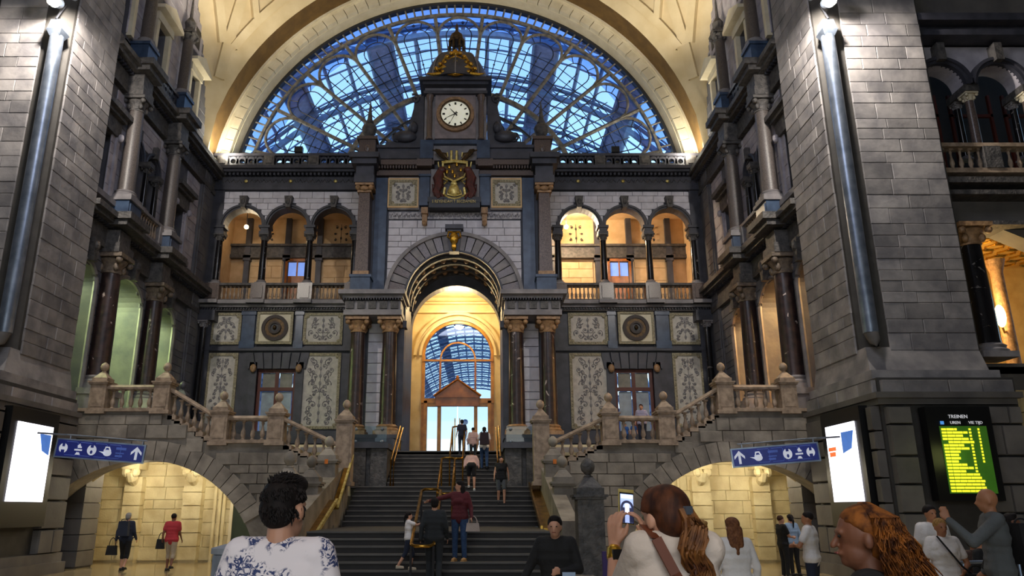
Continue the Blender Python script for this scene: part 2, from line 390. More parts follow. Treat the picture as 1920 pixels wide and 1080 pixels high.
for k in range(NS):
    a0, a1 = k * da, (k + 1) * da; am = (a0 + a1) / 2
    if pol(10.8, am)[2] < 18.9: continue
    # arched head of the sector
    hw = 10.0 * sin(da / 2) - .06; ca = 9.55
    pts = []
    for i in range(13):
        t_ = -pi / 2 + pi * i / 12; rr_ = ca + 1.12 * cos(t_); tt = hw * sin(t_)
        c_ = Vector((cos(am), 0, sin(am))) * rr_ + Vector((-sin(am), 0, cos(am))) * tt
        pts.append((X0 + c_.x, 36.08, CZV + c_.z))
    obj('arched_head', M().tube(pts, .08, 5), m_iron, LUN)
    st = M()   # leading: inner arch and bars
    def q(r, t_): 
        c_ = Vector((cos(am), 0, sin(am))) * r + Vector((-sin(am), 0, cos(am))) * t_
        return (X0 + c_.x, 36.08, CZV + c_.z)
    st.tube(pts, .03, 4); inner = [q(6.3, -.28)] + [q(ca + .62 * cos(-pi / 2 + pi * i / 10), (hw - .45) * sin(-pi / 2 + pi * i / 10)) for i in range(11)] + [q(6.3, .28)]
    st.tube(inner, .03, 4)
    for r in (6.7, 7.2, 7.7, 8.2, 8.7, 9.2): st.tube([q(r, -r * sin(da / 2) * .97), q(r, 0), q(r, r * sin(da / 2) * .97)], .024, 4)
    st.tube([q(6.2, 0), q(9.6, 0)], .024, 4)
    for t_ in (-.9, -.45, .45, .9): st.tube([q(ca + .6 * cos(t_), (hw - .45) * sin(t_)), q(ca + 1.1 * cos(t_), hw * sin(t_))], .024, 4)
    for r in (6.95, 7.95, 8.95): st.ball(q(r, 0), .06, 6, 4)
    # inner cell ornaments
    c0 = q(4.3, 0); st.tube([(c0[0] + .42 * cos(t_ * pi / 6), 36.08, c0[2] + .42 * sin(t_ * pi / 6)) for t_ in range(12)], .03, 4, True)
    st.tube([q(5.0, -.55), q(5.5, -.2), q(5.0, 0), q(5.5, .2), q(5.0, .55)], .02, 4)
    st.tube([q(2.4, -.2), q(3.6, -.45), q(4.8, -.5)], .025, 4); st.tube([q(2.4, .2), q(3.6, .45), q(4.8, .5)], .025, 4)
    o = obj('leading', st, m_irond, LUN); o['kind'] = 'stuff'
    # panes: inner, lower, middle, upper, spandrel
    def cell(r0, r1, mt, n=3):
        mm = M(); vv = []
        for i in range(n + 1):
            a = a0 + (a1 - a0) * i / n
            vv += [pol(r0, a, 36.12), pol(r1, a, 36.12)]
        mm.add(vv, [(2 * i, 2 * i + 2, 2 * i + 3, 2 * i + 1) for i in range(n)])
        obj('pane', mm, mt, LUN)
    cell(1.5, 5.0, m_glass); cell(5.0, 6.1, m_glass); cell(6.1, 7.7, m_glass); cell(7.7, 9.2, m_glass if k in (0, 1, 2, 10, 11, 12) else m_glass); cell(9.2, 10.0, m_glass); cell(10.0, 10.85, m_glass2)
    cell(10.9, 11.5, m_glass2)

# ------------------------------------------------------------------ train shed beyond
SHC = 12.0; SHR = 21.0
shed = thing('train_shed', 'great arched steel and glass train shed seen beyond the fan window and doors', 'train shed', (X0, 44, 3.8))
for i in range(26):
    y = 44 + i * 6.2
    obj('arch_rib', M().ring(X0, SHC, SHR - .9, SHR - .55, 0, pi, 24, y, y + .3).ring(X0, SHC, SHR - .15, SHR, 0, pi, 24, y, y + .3), m_truss, shed)
    lat = M()
    for k in range(36):
        a = pi * k / 36; b = pi * (k + .5) / 36; c = pi * (k + 1) / 36
        P_ = lambda r, t_: (X0 + r * cos(t_), y + .15, SHC + r * sin(t_))
        lat.tube([P_(SHR - .6, a), P_(SHR - .1, b), P_(SHR - .6, c)], .06, 3)
    o = obj('lattice', lat, m_truss, shed); o['kind'] = 'stuff'
for k in range(1, 40):
    a = pi * k / 40; x, z = X0 + SHR * cos(a), SHC + SHR * sin(a)
    obj('purlin', M().tube([(x, 44, z), (x, 200, z)], .14, 4), m_truss, shed)
for k in (0, 1, 6, 12, 16, 23, 27, 33, 38, 39):
    a0 = pi * k / 40; a1 = pi * (k + 1) / 40
    obj('roof_panel', M().ring(X0, SHC, SHR + .05, SHR + .12, a0, a1, 1, 44, 200), m_roofs, shed)
gr = random.Random(2)
glz = M()
for yy in range(52):
    y = 44 + yy * 3.0
    glz.ring(X0, SHC, SHR + .02, SHR + .1, .05, pi - .05, 24, y, y + .12)
o = obj('glazing_bar', glz, m_truss, shed); o['kind'] = 'stuff'
for s in (-1, 1):
    obj('shed_side', M().box(X0 + s * SHR - .3, X0 + s * SHR + .3, 44, 200, 3.6, SHC), m_roofs, shed)
obj('platform', M().box(X0 - 22, X0 + 22, 39.5, 205, 0, 3.8), mat('platform_concrete', '#b8b8b8'), shed)
for i in range(7):
    obj('lamp', M().tube([(X0, 60 + i * 16, 3.8), (X0, 60 + i * 16, 8.2)], .07, 6).ball((X0, 60 + i * 16, 8.3), .22), m_truss, shed)

# ------------------------------------------------------------------ the end wall (wall_back) with its loggias
def Pz(py, Y):
    b = (PY - py) / F; return HC + (sin(TH) + b * cos(TH)) * Y / (cos(TH) - b * sin(TH))
def scrolls(x0, x1, z0, z1, y, r, seed, n=9, th=.03):
    """mirrored relief ornament: spiral tendrils, leaves and rosettes"""
    m = M(); q = random.Random(seed); xc = (x0 + x1) / 2; W = (x1 - x0) / 2; H = z1 - z0
    for k in range(n):
        cx = q.uniform(.18, .8) * W; cz = z0 + H * (k + .5) / n; R = min(W, H) * q.uniform(.16, .26); ph = q.uniform(0, 6)
        for s in (-1, 1):
            pts = []
            for i in range(12):
                a = ph + i * .62; rr_ = R * (1 - i / 14)
                pts.append((xc + s * min(max(cx + rr_ * cos(a), .02), W * .95), y, min(max(cz + rr_ * sin(a), z0), z1)))
            m.tube(pts, [r * (1 - i / 20) for i in range(12)], 4)
            m.ball((xc + s * min(cx, W * .85), y, cz), (r * 2.2, th, r * 2.2), 6, 4)
    for k in range(max(2, n // 2)):
        m.ball((xc, y, z0 + H * (k + .5) / max(2, n // 2)), (r * 2.5, th, r * 4), 8, 5)
    m.tube([(xc, y, z0), (xc, y, z1)], r * .6, 4)
    return m
def relief(name, x0, x1, z0, z1, y, mp_, label, grp, seed, n, fr=.13, parent=None):
    c = mp_((x0 + x1) / 2, y, z0)
    t = thing(name, label, 'relief panel', c, grp) if parent is None else parent
    obj('ground', M().box(x0 + fr, x1 - fr, y - .03, y + .1, z0 + fr, z1 - fr).map(mp_), m_panel, t)
    fm = M()
    for a, b, c_, d in ((x0, x1, z0, z0 + fr), (x0, x1, z1 - fr, z1), (x0, x0 + fr, z0 + fr, z1 - fr), (x1 - fr, x1, z0 + fr, z1 - fr)): fm.box(a, b, y - .09, y + .1, c_, d)
    k = 0
    while x0 + k * .12 < x1 - .06: fm.ball((x0 + .06 + k * .12, y - .09, z0 + fr / 2), .03, 5, 4).ball((x0 + .06 + k * .12, y - .09, z1 - fr / 2), .03, 5, 4); k += 1
    k = 0
    while z0 + k * .12 < z1 - .06: fm.ball((x0 + fr / 2, y - .09, z0 + .06 + k * .12), .03, 5, 4).ball((x1 - fr / 2, y - .09, z0 + .06 + k * .12), .03, 5, 4); k += 1
    for i in (x0 + fr * 1.3, x1 - fr * 1.3):
        for j in (z0 + fr * 1.3, z1 - fr * 1.3): fm.ball((i, y - .07, j), (.09, .05, .09), 8, 5)
    obj('frame', fm.map(mp_), m_pframe, t)
    obj('carving', scrolls(x0 + fr * 1.7, x1 - fr * 1.7, z0 + fr * 1.7, z1 - fr * 1.7, y - .04, .024, seed, int(n * 1.6)).map(mp_), m_carve, t, True)
    return t
SIDE = {-1: 'left', 1: 'right'}
BAYC = (10.42, 8.22, 6.0)
wb = M()
for s in (-1, 1):
    f_ = sx(s); wm = M()
    wm.prof([3.9, 7.35, 9.15, 12.1], lambda x: 8.0 if 7.35 < x < 9.15 else 3.6, lambda x: 11.1, 35, 35.7)
    wm.box(7.35, 9.15, 35, 35.7, 3.6, 4.4)
    def alo(x):
        for c in BAYC:
            if abs(x - c) < .94: return 15.0 + sqrt(.94 ** 2 - (x - c) ** 2)
        return 14.85
    xs = [4.1] + sorted(sum([[c - .94 + .94 * (1 - cos(pi * i / 16)) for i in range(17)] for c in BAYC], [])) + [12.1]
    wm.prof(xs, alo, lambda x: 16.9, 34.95, 35.45)
    wm.box(4.1, 12.1, 35.0, 35.9, 16.9, 18.05)
    wb.add([f_(*p) for p in wm.v], wm.f)
# central mass with the tunnel
TR, TZ = 2.12, 10.64
xs = [-4.3, -TR] + [-TR * cos(pi * i / 28) for i in range(1, 28)] + [TR, 4.3]
cm = M().prof(xs, lambda x: (TZ + sqrt(max(TR * TR - x * x, 0))) if abs(x) < TR else 3.6, lambda x: 17.2, 32.5, 36.0)
wb.add([(X0 + x, y, z) for x, y, z in cm.v], cm.f)
cm = M().prof(xs[1:-1], lambda x: 10.0 + sqrt(max(TR * TR - x * x, 0)), lambda x: TZ + sqrt(max(TR * TR - x * x, 0)), 35.3, 36.0)
wb.add([(X0 + x, y, z) for x, y, z in cm.v], cm.f)
WB = struct('wall_back', wb, m_dark)
rs = random.Random(11)
for s in (-1, 1):
    f_ = sx(s); L_ = SIDE[s]
    # white blocks above the loggia arches
    def ints(z, f_=f_):
        out = [(4.3, 11.9)]
        for c in BAYC:
            if abs(z - 15.0) < 1.12:
                h = sqrt(1.12 ** 2 - (z - 15.0) ** 2); nn = []
                for a, b in out:
                    if a < c - h: nn.append((a, min(b, c - h)))
                    if b > c + h: nn.append((max(a, c + h), b))
                out = nn
        return [(a, b) for a, b in out if b - a > .06]
    courses(WB, m_white, f_, 'Y', 15.0, 16.85, .3, .5, .9, ints, 34.95, .06, 260, 'stone', .015, rs)
    for i, c in enumerate(BAYC):
        for (r0, r1, y) in ((.94, 1.02, 34.8), (1.02, 1.12, 34.72)):
            obj('archivolt', M().ring(c, 15.0, r0, r1, 0, pi, 20, y, 35.0).map(f_), m_dark, WB, True)
        obj('keystone', M().prism([(c - .11, 15.9), (c + .11, 15.9), (c + .2, 16.5), (c - .2, 16.5)], 34.55, 35).ball((c, 34.55, 16.2), (.1, .08, .16), 8, 6).map(f_), m_dark2, WB)
        obj('star_boss', M().ball((c, 34.75, 17.35), (.09, .05, .09), 8, 5).map(f_), m_goldy, WB, True)
    # entablature
    en = M().box(4.2, 12.1, 34.75, 35.1, 16.9, 17.12).box(4.2, 12.1, 34.8, 35.1, 17.12, 17.6).box(4.2, 12.1, 34.4, 35.1, 17.72, 17.84).box(4.2, 12.1, 34.25, 35.1, 17.84, 18.0)
    for k in range(39): en.box(4.35 + k * .2, 4.45 + k * .2, 34.55, 34.8, 17.6, 17.72)
    obj('entablature', en.map(f_), m_dark, WB)
    fr = M()
    for k in range(26):
        x = 4.45 + k * .3; fr.tube([(x - .12, 34.79, 17.28), (x, 34.77, 17.45), (x + .12, 34.79, 17.3), (x + .15, 34.79, 17.42)], .022, 4)
    o = obj('frieze_scroll', fr.map(f_), m_dark2, WB); o['kind'] = 'stuff'
    # pierced parapet
    t = thing('parapet', 'pierced dark stone parapet under the fan window, %s of the clock tower' % L_, 'parapet', f_(8, 34.7, 18.05))
    obj('rail', M().box(4.6, 12.05, 34.5, 34.95, 18.62, 18.75).map(f_), m_dark, t); obj('plinth', M().box(4.6, 12.05, 34.5, 34.95, 18.0, 18.12).map(f_), m_dark, t)
    for x in (4.8, 7.1, 9.3, 11.6): obj('post', M().box(x - .26, x + .26, 34.5, 34.97, 18.12, 18.62).box(x - .15, x + .15, 34.46, 34.5, 18.2, 18.55).map(f_), m_dark2, t)
    for x0_, x1_ in ((5.06, 6.84), (7.36, 9.04), (9.56, 11.34)):
        for k in range(4):
            xc = x0_ + (x1_ - x0_) * (k + .5) / 4
            obj('ring_tracery', M().ring(xc, 18.37, .13, .25, 0, 2 * pi, 16, 34.62, 34.82).map(f_), m_dark, t)
        for k in range(5):
            xc = x0_ + (x1_ - x0_) * k / 4
            obj('web', M().box(xc - .05, xc + .05, 34.62, 34.82, 18.12, 18.62).map(f_), m_dark, t)
    # loggia columns and imposts
    for i, x in enumerate((11.5, 9.32, 7.12, 4.92)):
        nm = ('outermost', 'second from the corner', 'third from the corner', 'next to the clock block')[i]
        p = f_(x, 34.95, 12.05)
        column(p[0], p[1], 12.05, 14.6, .17, m_black, 'slim dark marble loggia column, %s, %s gallery' % (nm, L_), 'loggia columns', m_grey, m_dark2, 14)
        obj('impost', M().box(x - .24, x + .24, 34.7, 35.3, 14.6, 14.72).box(x - .19, x + .19, 34.75, 35.3, 14.72, 14.9).box(x - .27, x + .27, 34.68, 35.3, 14.9, 15.02).map(f_), m_dark, WB)
    # loggia balustrade
    t = thing('balustrade', 'stone gallery balustrade under the three arches, %s of the portal' % L_, 'balustrade', f_(8, 34.8, 11.15), 'gallery balustrades')
    obj('rail', M().box(4.5, 12.0, 34.6, 35.1, 11.95, 12.06).map(f_), m_dark2, t); obj('plinth', M().box(4.5, 12.0, 34.6, 35.1, 11.15, 11.27).map(f_), m_dark2, t)
    for x in (11.5, 9.32, 7.12, 4.92): obj('pedestal', M().box(x - .34, x + .34, 34.55, 35.12, 11.15, 12.05).box(x - .22, x + .22, 34.5, 34.55, 11.3, 11.9).map(f_), m_granite, t)
    for c in BAYC:
        for k in range(8):
            p = f_(c + (k - 3.5) * .195, 34.85, 11.27); obj('baluster', bal_mesh(.68, 1.0, m_bal), None, t, loc=p)
    # cornice under it
    cn = M().box(4.2, 12.1, 34.3, 35.1, 10.98, 11.15).box(4.2, 12.1, 34.5, 35.1, 10.86, 10.98).box(4.2, 12.1, 34.75, 35.1, 10.74, 10.86)
    for x in (11.5, 9.32, 7.12): cn.box(x - .42, x + .42, 34.15, 34.5, 10.98, 11.15)
    obj('cornice', cn.map(f_), m_grey, WB)
    dn = M()
    for k in range(60): dn.box(4.3 + k * .13, 4.36 + k * .13, 34.6, 34.76, 10.78, 10.86)
    o = obj('dentil', dn.map(f_), m_dark, WB); o['kind'] = 'stuff'
    # pilaster strips and ledge
    for x0_, x1_ in ((9.42, 10.02), (7.17, 7.5)):
        obj('pilaster', M().box(x0_, x1_, 34.85, 35.05, 9.2, 10.74).box(x0_ - .06, x1_ + .06, 34.8, 35.05, 8.95, 9.3).box(x0_ - .05, x1_ + .05, 34.8, 35.05, 10.55, 10.74).map(f_), m_blue, WB)
    obj('string_course', M().box(4.2, 12.1, 34.82, 35.05, 8.84, 9.02).map(f_), m_dark, WB)
    obj('base_course', M().box(4.2, 12.1, 34.8, 35.05, 4.6, 5.15).map(f_), m_dark, WB)
    # reliefs
    relief('relief_panel', 10.08, 11.5, 5.25, 8.75, 35, f_, 'tall pale scrollwork relief panel at the outer corner, %s of the portal' % L_, None, 21, 12)
    relief('relief_panel', 5.3, 7.15, 5.25, 8.75, 35, f_, 'tall pale scrollwork relief panel between window and portal columns, %s side' % L_, None, 35, 12)
    relief('relief_panel', 10.08, 11.5, 9.15, 10.68, 35, f_, 'square pale scrollwork relief panel above the outer tall one, %s side' % L_, None, 46, 5)
    relief('relief_panel', 5.3, 7.15, 9.15, 10.68, 35, f_, 'square pale scrollwork relief panel nearest the portal, %s side' % L_, None, 57, 5)
    t = thing('medallion', 'round dark bronze medallion in a square pale panel, %s of the portal' % L_, 'medallion', f_(8.45, 34.9, 9.9))
    obj('panel', M().box(7.62, 9.32, 34.9, 35.05, 9.15, 10.7).box(7.75, 9.2, 34.84, 34.9, 9.28, 10.57).map(f_), m_ring, t)
    fm = M()
    for a, b, c_, d in ((7.62, 9.32, 9.15, 9.25), (7.62, 9.32, 10.6, 10.7), (7.62, 7.74, 9.25, 10.6), (9.2, 9.32, 9.25, 10.6)): fm.box(a, b, 34.8, 35, c_, d)
    obj('frame', fm.map(f_), m_pframe, t)
    for r0, r1, y, mt in ((.46, .62, 34.74, mat('medallion_brown', '#33261f', rough=.6)), (.3, .46, 34.78, m_bronze), (.2, .3, 34.7, MATS['medallion_brown']), (.0, .2, 34.76, m_irond)):
        obj('ring', M().ring(8.45, 9.92, r0, r1, 0, 2 * pi, 28, y, 34.86).map(f_), mt, t)
    obj('boss', M().ball((8.45, 34.72, 9.92), (.09, .1, .12), 8, 6).map(f_), m_bronze, t, True)
    # lower window
    w_ = obj('window_%d' % (2 if s < 0 else 3), M().box(7.35, 7.5, 35.1, 35.25, 4.4, 8).box(9.0, 9.15, 35.1, 35.25, 4.4, 8).box(7.5, 9.0, 35.1, 35.25, 7.85, 8.0).box(7.5, 9, 35.1, 35.25, 4.4, 4.55).map(f_), m_redw); w_['kind'] = 'structure'
    obj('mullion', M().box(8.17, 8.33, 35.08, 35.22, 4.5, 7.9).map(f_), m_redw, w_); obj('transom', M().box(7.5, 9.0, 35.06, 35.24, 7.0, 7.16).map(f_), m_redw, w_)
    blind = mat('window_blind', '#a3b0bb', rough=.8); shade = mat('roller_shade', '#8d8b80')
    for a, b in ((7.56, 8.14), (8.36, 8.94)):
        obj('pane', M().box(a, b, 35.2, 35.23, 4.5, 6.98).map(f_), blind, w_); obj('pane', M().box(a, b, 35.2, 35.23, 7.18, 7.84).map(f_), shade, w_)
    sr = M().box(7.0, 7.35, 34.85, 35.1, 4.4, 8.3).box(9.15, 9.5, 34.85, 35.1, 4.4, 8.3)
    obj('surround', sr.map(f_), m_dark, WB)
    for k in range(7):
        a = 6.9 + k * 2.7 / 7
        obj('lintel_stone', M().prism([(a + .02, 8.0), (a + 2.7 / 7 - .02, 8.0), (a + 2.7 / 7 + (k - 3) * .05, 8.75), (a + .02 + (k - 3) * .05, 8.75)], 34.85, 35.05).map(f_), m_dark, WB)
    for x in (7.2, 9.3): obj('corbel', M().ball((x, 34.75, 8.0), (.15, .12, .2), 8, 6).map(f_), m_cap, WB, True)
    # corner shaft beside the side wall
    p = f_(11.72, 34.6, 0)
    column(p[0], p[1], 4.0, 10.2, .16, m_black, 'slender dark corner column beside the outermost relief, %s side' % L_, None, m_grey, m_grey, 12)
    obj('corner_pier', M().box(11.45, 12.1, 34.85, 35.1, 4.0, 17.0).box(11.2, 12.1, 34.4, 35, 10.2, 10.7).map(f_), m_dark, WB)
    # loggia room
    lr = M().box(4.3, 12.3, 38.6, 38.8, 11.0, 17).box(4.3, 12.3, 35.4, 38.8, 16.8, 17.0).box(4.3, 4.5, 35.45, 38.8, 11, 17).box(12.1, 12.3, 35.3, 38.8, 11, 17)
    lo = struct('wall_%s_gallery' % L_, lr.map(f_), m_loggia); obj('gallery_floor', M().box(4.2, 12.3, 35.0, 38.8, 10.8, 11.12).map(f_), m_grey, lo)
    for x in (5.1, 7.4, 9.1, 11.2): obj('pilaster', M().box(x - .14, x + .14, 38.35, 38.62, 11.1, 16.8).box(x - .2, x + .2, 38.3, 38.62, 14.4, 14.7).map(f_), m_dark, lo)
    obj('gallery_band', M().box(4.5, 12.1, 38.3, 38.6, 14.55, 14.75).box(4.5, 12.1, 38.4, 38.6, 14.75, 15.2).box(4.5, 12.1, 38.25, 38.6, 15.2, 15.32).map(f_), m_dark2, lo)
    for x0_, x1_ in ((5.35, 7.15), (9.35, 11.0)):
        courses(lo, m_loggia, f_, 'Y', 11.2, 14.4, .62, .8, 1.2, lambda z, a=x0_, b=x1_: [(a, b)], 38.6, .06, 300, 'stone', .015, rs)
        obj('wrought_ornament', scrolls(x0_ + .5, x1_ - .4, 15.45, 16.5, 38.5, .02, 77, 3).map(f_), m_irond, lo)
    dr = struct('door_%d' % (2 if s < 0 else 3), M().box(7.85, 8.0, 38.3, 38.5, 11.1, 14.5).box(9.0, 9.12, 38.3, 38.5, 11.1, 14.5).box(7.85, 9.12, 38.3, 38.5, 14.35, 14.5).map(f_), m_wood)
    obj('leaf', M().box(8.0, 9.0, 38.36, 38.46, 11.1, 13.55).box(8.46, 8.54, 38.34, 38.48, 13.5, 14.35).map(f_), m_wood, dr)
    for a, b in ((8.04, 8.46), (8.54, 8.96)): obj('pane', M().box(a, b, 38.38, 38.42, 13.55, 14.3).map(f_), mat('dusk_glow_pane', '#6f93e0', emit=.75, ecol='#7ea0f0'), dr)  # dusk light from outside put into the pane as its own glow
    lamp_p = (5.6 if s > 0 else 10.9, 36.9, 15.75)
    lt = thing('gallery_lamp', 'bright ball lamp in the %s gallery behind the arches' % L_, 'lamp', f_(lamp_p[0], lamp_p[1], 16.0))
    obj('globe', M().ball(lamp_p, .12).map(f_), mat('lamp_glow', '#ffe9c0', emit=12 if s > 0 else 6, ecol='#ffe0a8'), lt, True); obj('stem', M().tube([lamp_p, (lamp_p[0], lamp_p[1], 16.8)], .02).map(f_), m_irond, lt)
    p = f_(lamp_p[0], lamp_p[1] - .25, lamp_p[2])
    light('POINT', 'gallery_lamp_light', p, 850 if s > 0 else 34, (1, .80, .54), .15)
    if s > 0: light('POINT', 'gallery_fill_light', f_(9.3, 36.6, 13.8), 55, (1, .74, .48), .3)
    else: light('POINT', 'gallery_fill_light', f_(8, 36.6, 13.8), 14, (1, .7, .5), .3)

# ------------------------------------------------------------------ portal block with clock tower
PB = struct('trim_3', M().box(X0 - 3.0, X0 + 3.0, 32.42, 32.55, 13.9, 15.9), m_dark)
def pint(z):
    h = sqrt(max(3.06 ** 2 - (z - TZ) ** 2, 0)); return [(-3.0, -h), (h, 3.0)] if 0 < h < 3 else ([] if h >= 3 else [(-3.0, 3.0)])
courses(PB, m_white, sx(1), 'Y', 10.9, 14.38, .36, .55, .85, pint, 32.5, .1, 300, 'stone', .015, rs)
I_ = sx(1)
voussoirs(PB, I_, 0, TZ, 2.14, 2.92, 0, pi, 23, 32.18, 32.5, [m_grey, m_granite], gap=.008)
obj('arch_moulding', M().ring(0, TZ, 2.92, 3.08, 0, pi, 40, 32.08, 32.5).map(I_), m_grey, PB, True)
obj('arch_moulding', M().ring(0, TZ, 2.10, 2.2, 0, pi, 40, 32.1, 32.4).map(I_), m_dark, PB, True)
t = obj('keystone', M().prism([(-.22, 12.7), (.22, 12.7), (.34, 13.95), (-.34, 13.95)], 31.9, 32.4).box(-.4, .4, 31.8, 32.4, 13.75, 13.95).map(I_), m_dark, PB)
kz = M().ball((0, 31.85, 13.3), (.2, .15, .3), 10, 8).ball((0, 31.85, 12.95), (.12, .12, .25), 8, 6)
for s in (-1, 1): kz.tube([(0, 31.9, 13.6), (s * .25, 31.85, 13.6), (s * .28, 31.85, 13.35), (s * .15, 31.85, 13.3)], .05, 6)
obj('mask', kz.map(I_), m_gold, t, True)
# coffered soffit of the tunnel
for j, y in enumerate((32.6, 33.5, 34.4, 35.2)):
    obj('soffit_rib', M().ring(0, TZ, TR - .12, TR + .05, 0, pi, 30, y, y + .22).map(I_), m_dark2, PB)
for k in range(1, 12):
    a = pi * k / 12; x, z = (TR - .06) * cos(a), TZ + (TR - .06) * sin(a)
    for y in (33.05, 33.95, 34.8): obj('soffit_rosette', M().ball((x, y, z), .13, 8, 5).map(I_), m_cap, PB, True)
# white frieze, consoles, relief squares, centre field
obj('scroll_frieze', M().box(-3.0, 3.0, 32.36, 32.5, 14.42, 14.75).map(I_), m_whitec, PB)
fr = M()
for k in range(28):
    x = -2.9 + k * .21; fr.tube([(x, 32.34, 14.5), (x + .07, 32.33, 14.66), (x + .14, 32.34, 14.5), (x + .2, 32.34, 14.6)], .018, 4)
o = obj('scroll', fr.map(I_), m_grey, PB); o['kind'] = 'stuff'
for s in (-1, 1):
    f_ = sx(s); L_ = SIDE[s]
    obj('console', M().box(1.2, 1.5, 32.0, 32.4, 14.55, 14.85).prism([(1.24, 14.1), (1.46, 14.1), (1.46, 14.55), (1.24, 14.55)], 32.1, 32.4).ball((1.35, 32.1, 14.1), (.1, .1, .14), 8, 6).map(f_), m_cap, PB)
    obj('field', M().box(1.62, 3.05, 32.3, 32.5, 14.85, 16.45).map(f_), m_grey, PB)
    relief('relief_panel', 1.72, 3.0, 15.0, 16.3, 32.32, f_, 'small square relief with interlaced pattern in an orange frame, %s of the coat of arms' % L_, None, 66, 5, .12)
    obj('relief_border', M().box(1.66, 3.06, 32.24, 32.3, 14.92, 15.02).box(1.66, 3.06, 32.24, 32.3, 16.28, 16.38).box(1.66, 1.74, 32.24, 32.3, 15.02, 16.28).box(2.98, 3.06, 32.24, 32.3, 15.02, 16.28).map(f_), m_loggia, PB)
    # inner blue pilasters, granite pilaster on pedestal
    obj('pilaster', M().box(3.08, 3.62, 32.25, 32.5, 10.9, 16.4).map(f_), m_blue, PB)
    obj('pilaster', M().box(1.15, 1.6, 32.15, 32.5, 15.0, 16.5).box(1.1, 1.65, 32.05, 32.5, 16.4, 16.5).map(f_), m_blue, PB)
    t = thing('pilaster', 'tall brown granite pilaster on a blue stone pedestal, %s edge of the clock block' % L_, 'pilaster', f_(4.0, 31.9, 10.64))
    obj('pedestal', M().box(3.6, 4.45, 31.5, 32.5, 10.66, 11.4).box(3.55, 4.5, 31.45, 32.5, 11.4, 11.52).box(3.55, 4.5, 31.45, 32.5, 10.66, 10.8).map(f_), m_blue, t)
    obj('base', M().box(3.68, 4.38, 31.55, 32.5, 11.52, 11.7).map(f_), m_cap, t)
    v_ = M(); v_.add([(x, y, z) for z, e_ in ((11.7, 0), (15.4, .05)) for x, y in ((3.74 + e_, 31.65), (4.32 - e_, 31.65), (4.32 - e_, 32.5), (3.74 + e_, 32.5))], [(0, 1, 5, 4), (1, 2, 6, 5), (2, 3, 7, 6), (3, 0, 4, 7), (4, 5, 6, 7), (0, 3, 2, 1)])
    obj('shaft', v_.map(f_), m_granite, t)
    cp = M().box(3.72, 4.34, 31.58, 32.5, 15.4, 15.5).box(3.62, 4.44, 31.48, 32.5, 15.72, 15.82)
    for x in (3.74, 4.32): cp.ball((x, 31.58, 15.62), .13, 8, 6)
    cp.ball((4.03, 31.55, 15.58), (.2, .1, .12), 8, 6); obj('capital', cp.map(f_), m_cap, t, True)
    # entablature piece above, and over the double columns
    e1 = M().box(3.6, 4.5, 31.5, 32.6, 15.85, 16.2).box(3.65, 4.45, 31.6, 32.6, 16.2, 16.7).box(3.5, 4.6, 31.35, 32.6, 16.7, 16.95).box(3.4, 4.72, 31.2, 32.6, 16.95, 17.2)
    obj('entablature', e1.map(f_), m_dark, PB)
    e2 = M().box(1.1, 3.6, 32.2, 32.6, 16.5, 16.75).box(.95, 3.6, 32.0, 32.6, 16.95, 17.2).box(1.05, 1.75, 31.9, 32.6, 16.85, 17.2)
    for k in range(14): e2.box(1.75 + k * .13, 1.82 + k * .13, 32.08, 32.3, 16.8, 16.95)
    obj('entablature', e2.map(f_), m_granite, PB)
    eb = M().box(2.15, 4.6, 31.1, 33.0, 9.62, 9.85).box(2.2, 4.55, 31.18, 33.0, 9.85, 10.25).box(2.1, 4.65, 30.95, 33.0, 10.33, 10.45).box(2.0, 4.8, 30.75, 33.0, 10.45, 10.64)
    obj('entablature', eb.map(f_), m_grey, PB)
    for k in range(5):
        obj('frieze_block', M().box(2.3 + k * .47, 2.62 + k * .47, 31.1, 31.2, 9.9, 10.22).map(f_), m_dark2, PB)
    dn = M()
    for k in range(22): dn.box(2.15 + k * .115, 2.2 + k * .115, 30.98, 31.2, 10.25, 10.33)
    o = obj('dentil', dn.map(f_), m_dark, PB); o['kind'] = 'stuff'
    # column pairs
    for x, nm in ((4.03, 'outer'), (2.68, 'inner')):
        p = f_(x, 31.7, 0)
        column(p[0], p[1], 4.65, 9.6, .34, m_marble, 'veined dark red marble column, %s of the pair %s of the entrance' % (nm, L_), 'portal columns', m_cap, m_cap, 24)
    obj('column_pedestal', M().box(2.15, 4.6, 31.1, 33, 3.85, 4.5).box(2.1, 4.65, 31.05, 33, 4.5, 4.65).map(f_), m_dark, PB)
    courses(PB, m_white, f_, 'Y', 4.75, 9.55, .45, .7, .7, lambda z: [(3.02, 3.7)], 32.5, .1, 300, 'stone', .02, rs)
    obj('jamb_pilaster', M().box(2.12, 2.42, 32.2, 32.6, 3.85, 9.4).box(2.02, 2.5, 32.1, 32.6, 9.3, 9.6).map(f_), m_dark, PB)
    # top parapet, pedestals and obelisk urns
    obj('attic', M().box(1.45, 3.6, 32.3, 33.2, 17.2, 17.9).box(1.4, 3.65, 32.2, 33.3, 17.9, 18.05).box(1.6, 3.5, 32.22, 32.3, 17.35, 17.75).map(f_), m_dark, PB)
    t = thing('obelisk_urn', 'dark stone urn with spike on a pedestal, %s of the clock' % L_, 'finial', f_(4.0, 32.2, 17.2))
    obj('pedestal', M().box(3.65, 4.4, 31.8, 32.6, 17.2, 18.1).box(3.55, 4.5, 31.7, 32.7, 18.1, 18.25).ball((4.02, 31.78, 17.65), (.13, .06, .18), 8, 6).map(f_), m_granite, t)
    obj('urn', M().lathe(4.02, 32.2, [(.2, 0), (.28, .1), (.16, .2), (.3, .38), (.36, .6), (.3, .75), (.16, .85), (.2, .92), (.12, 1.1), (.07, 1.6), (.02, 2.05)], 14, 18.25).map(f_), m_dark2, t, True)
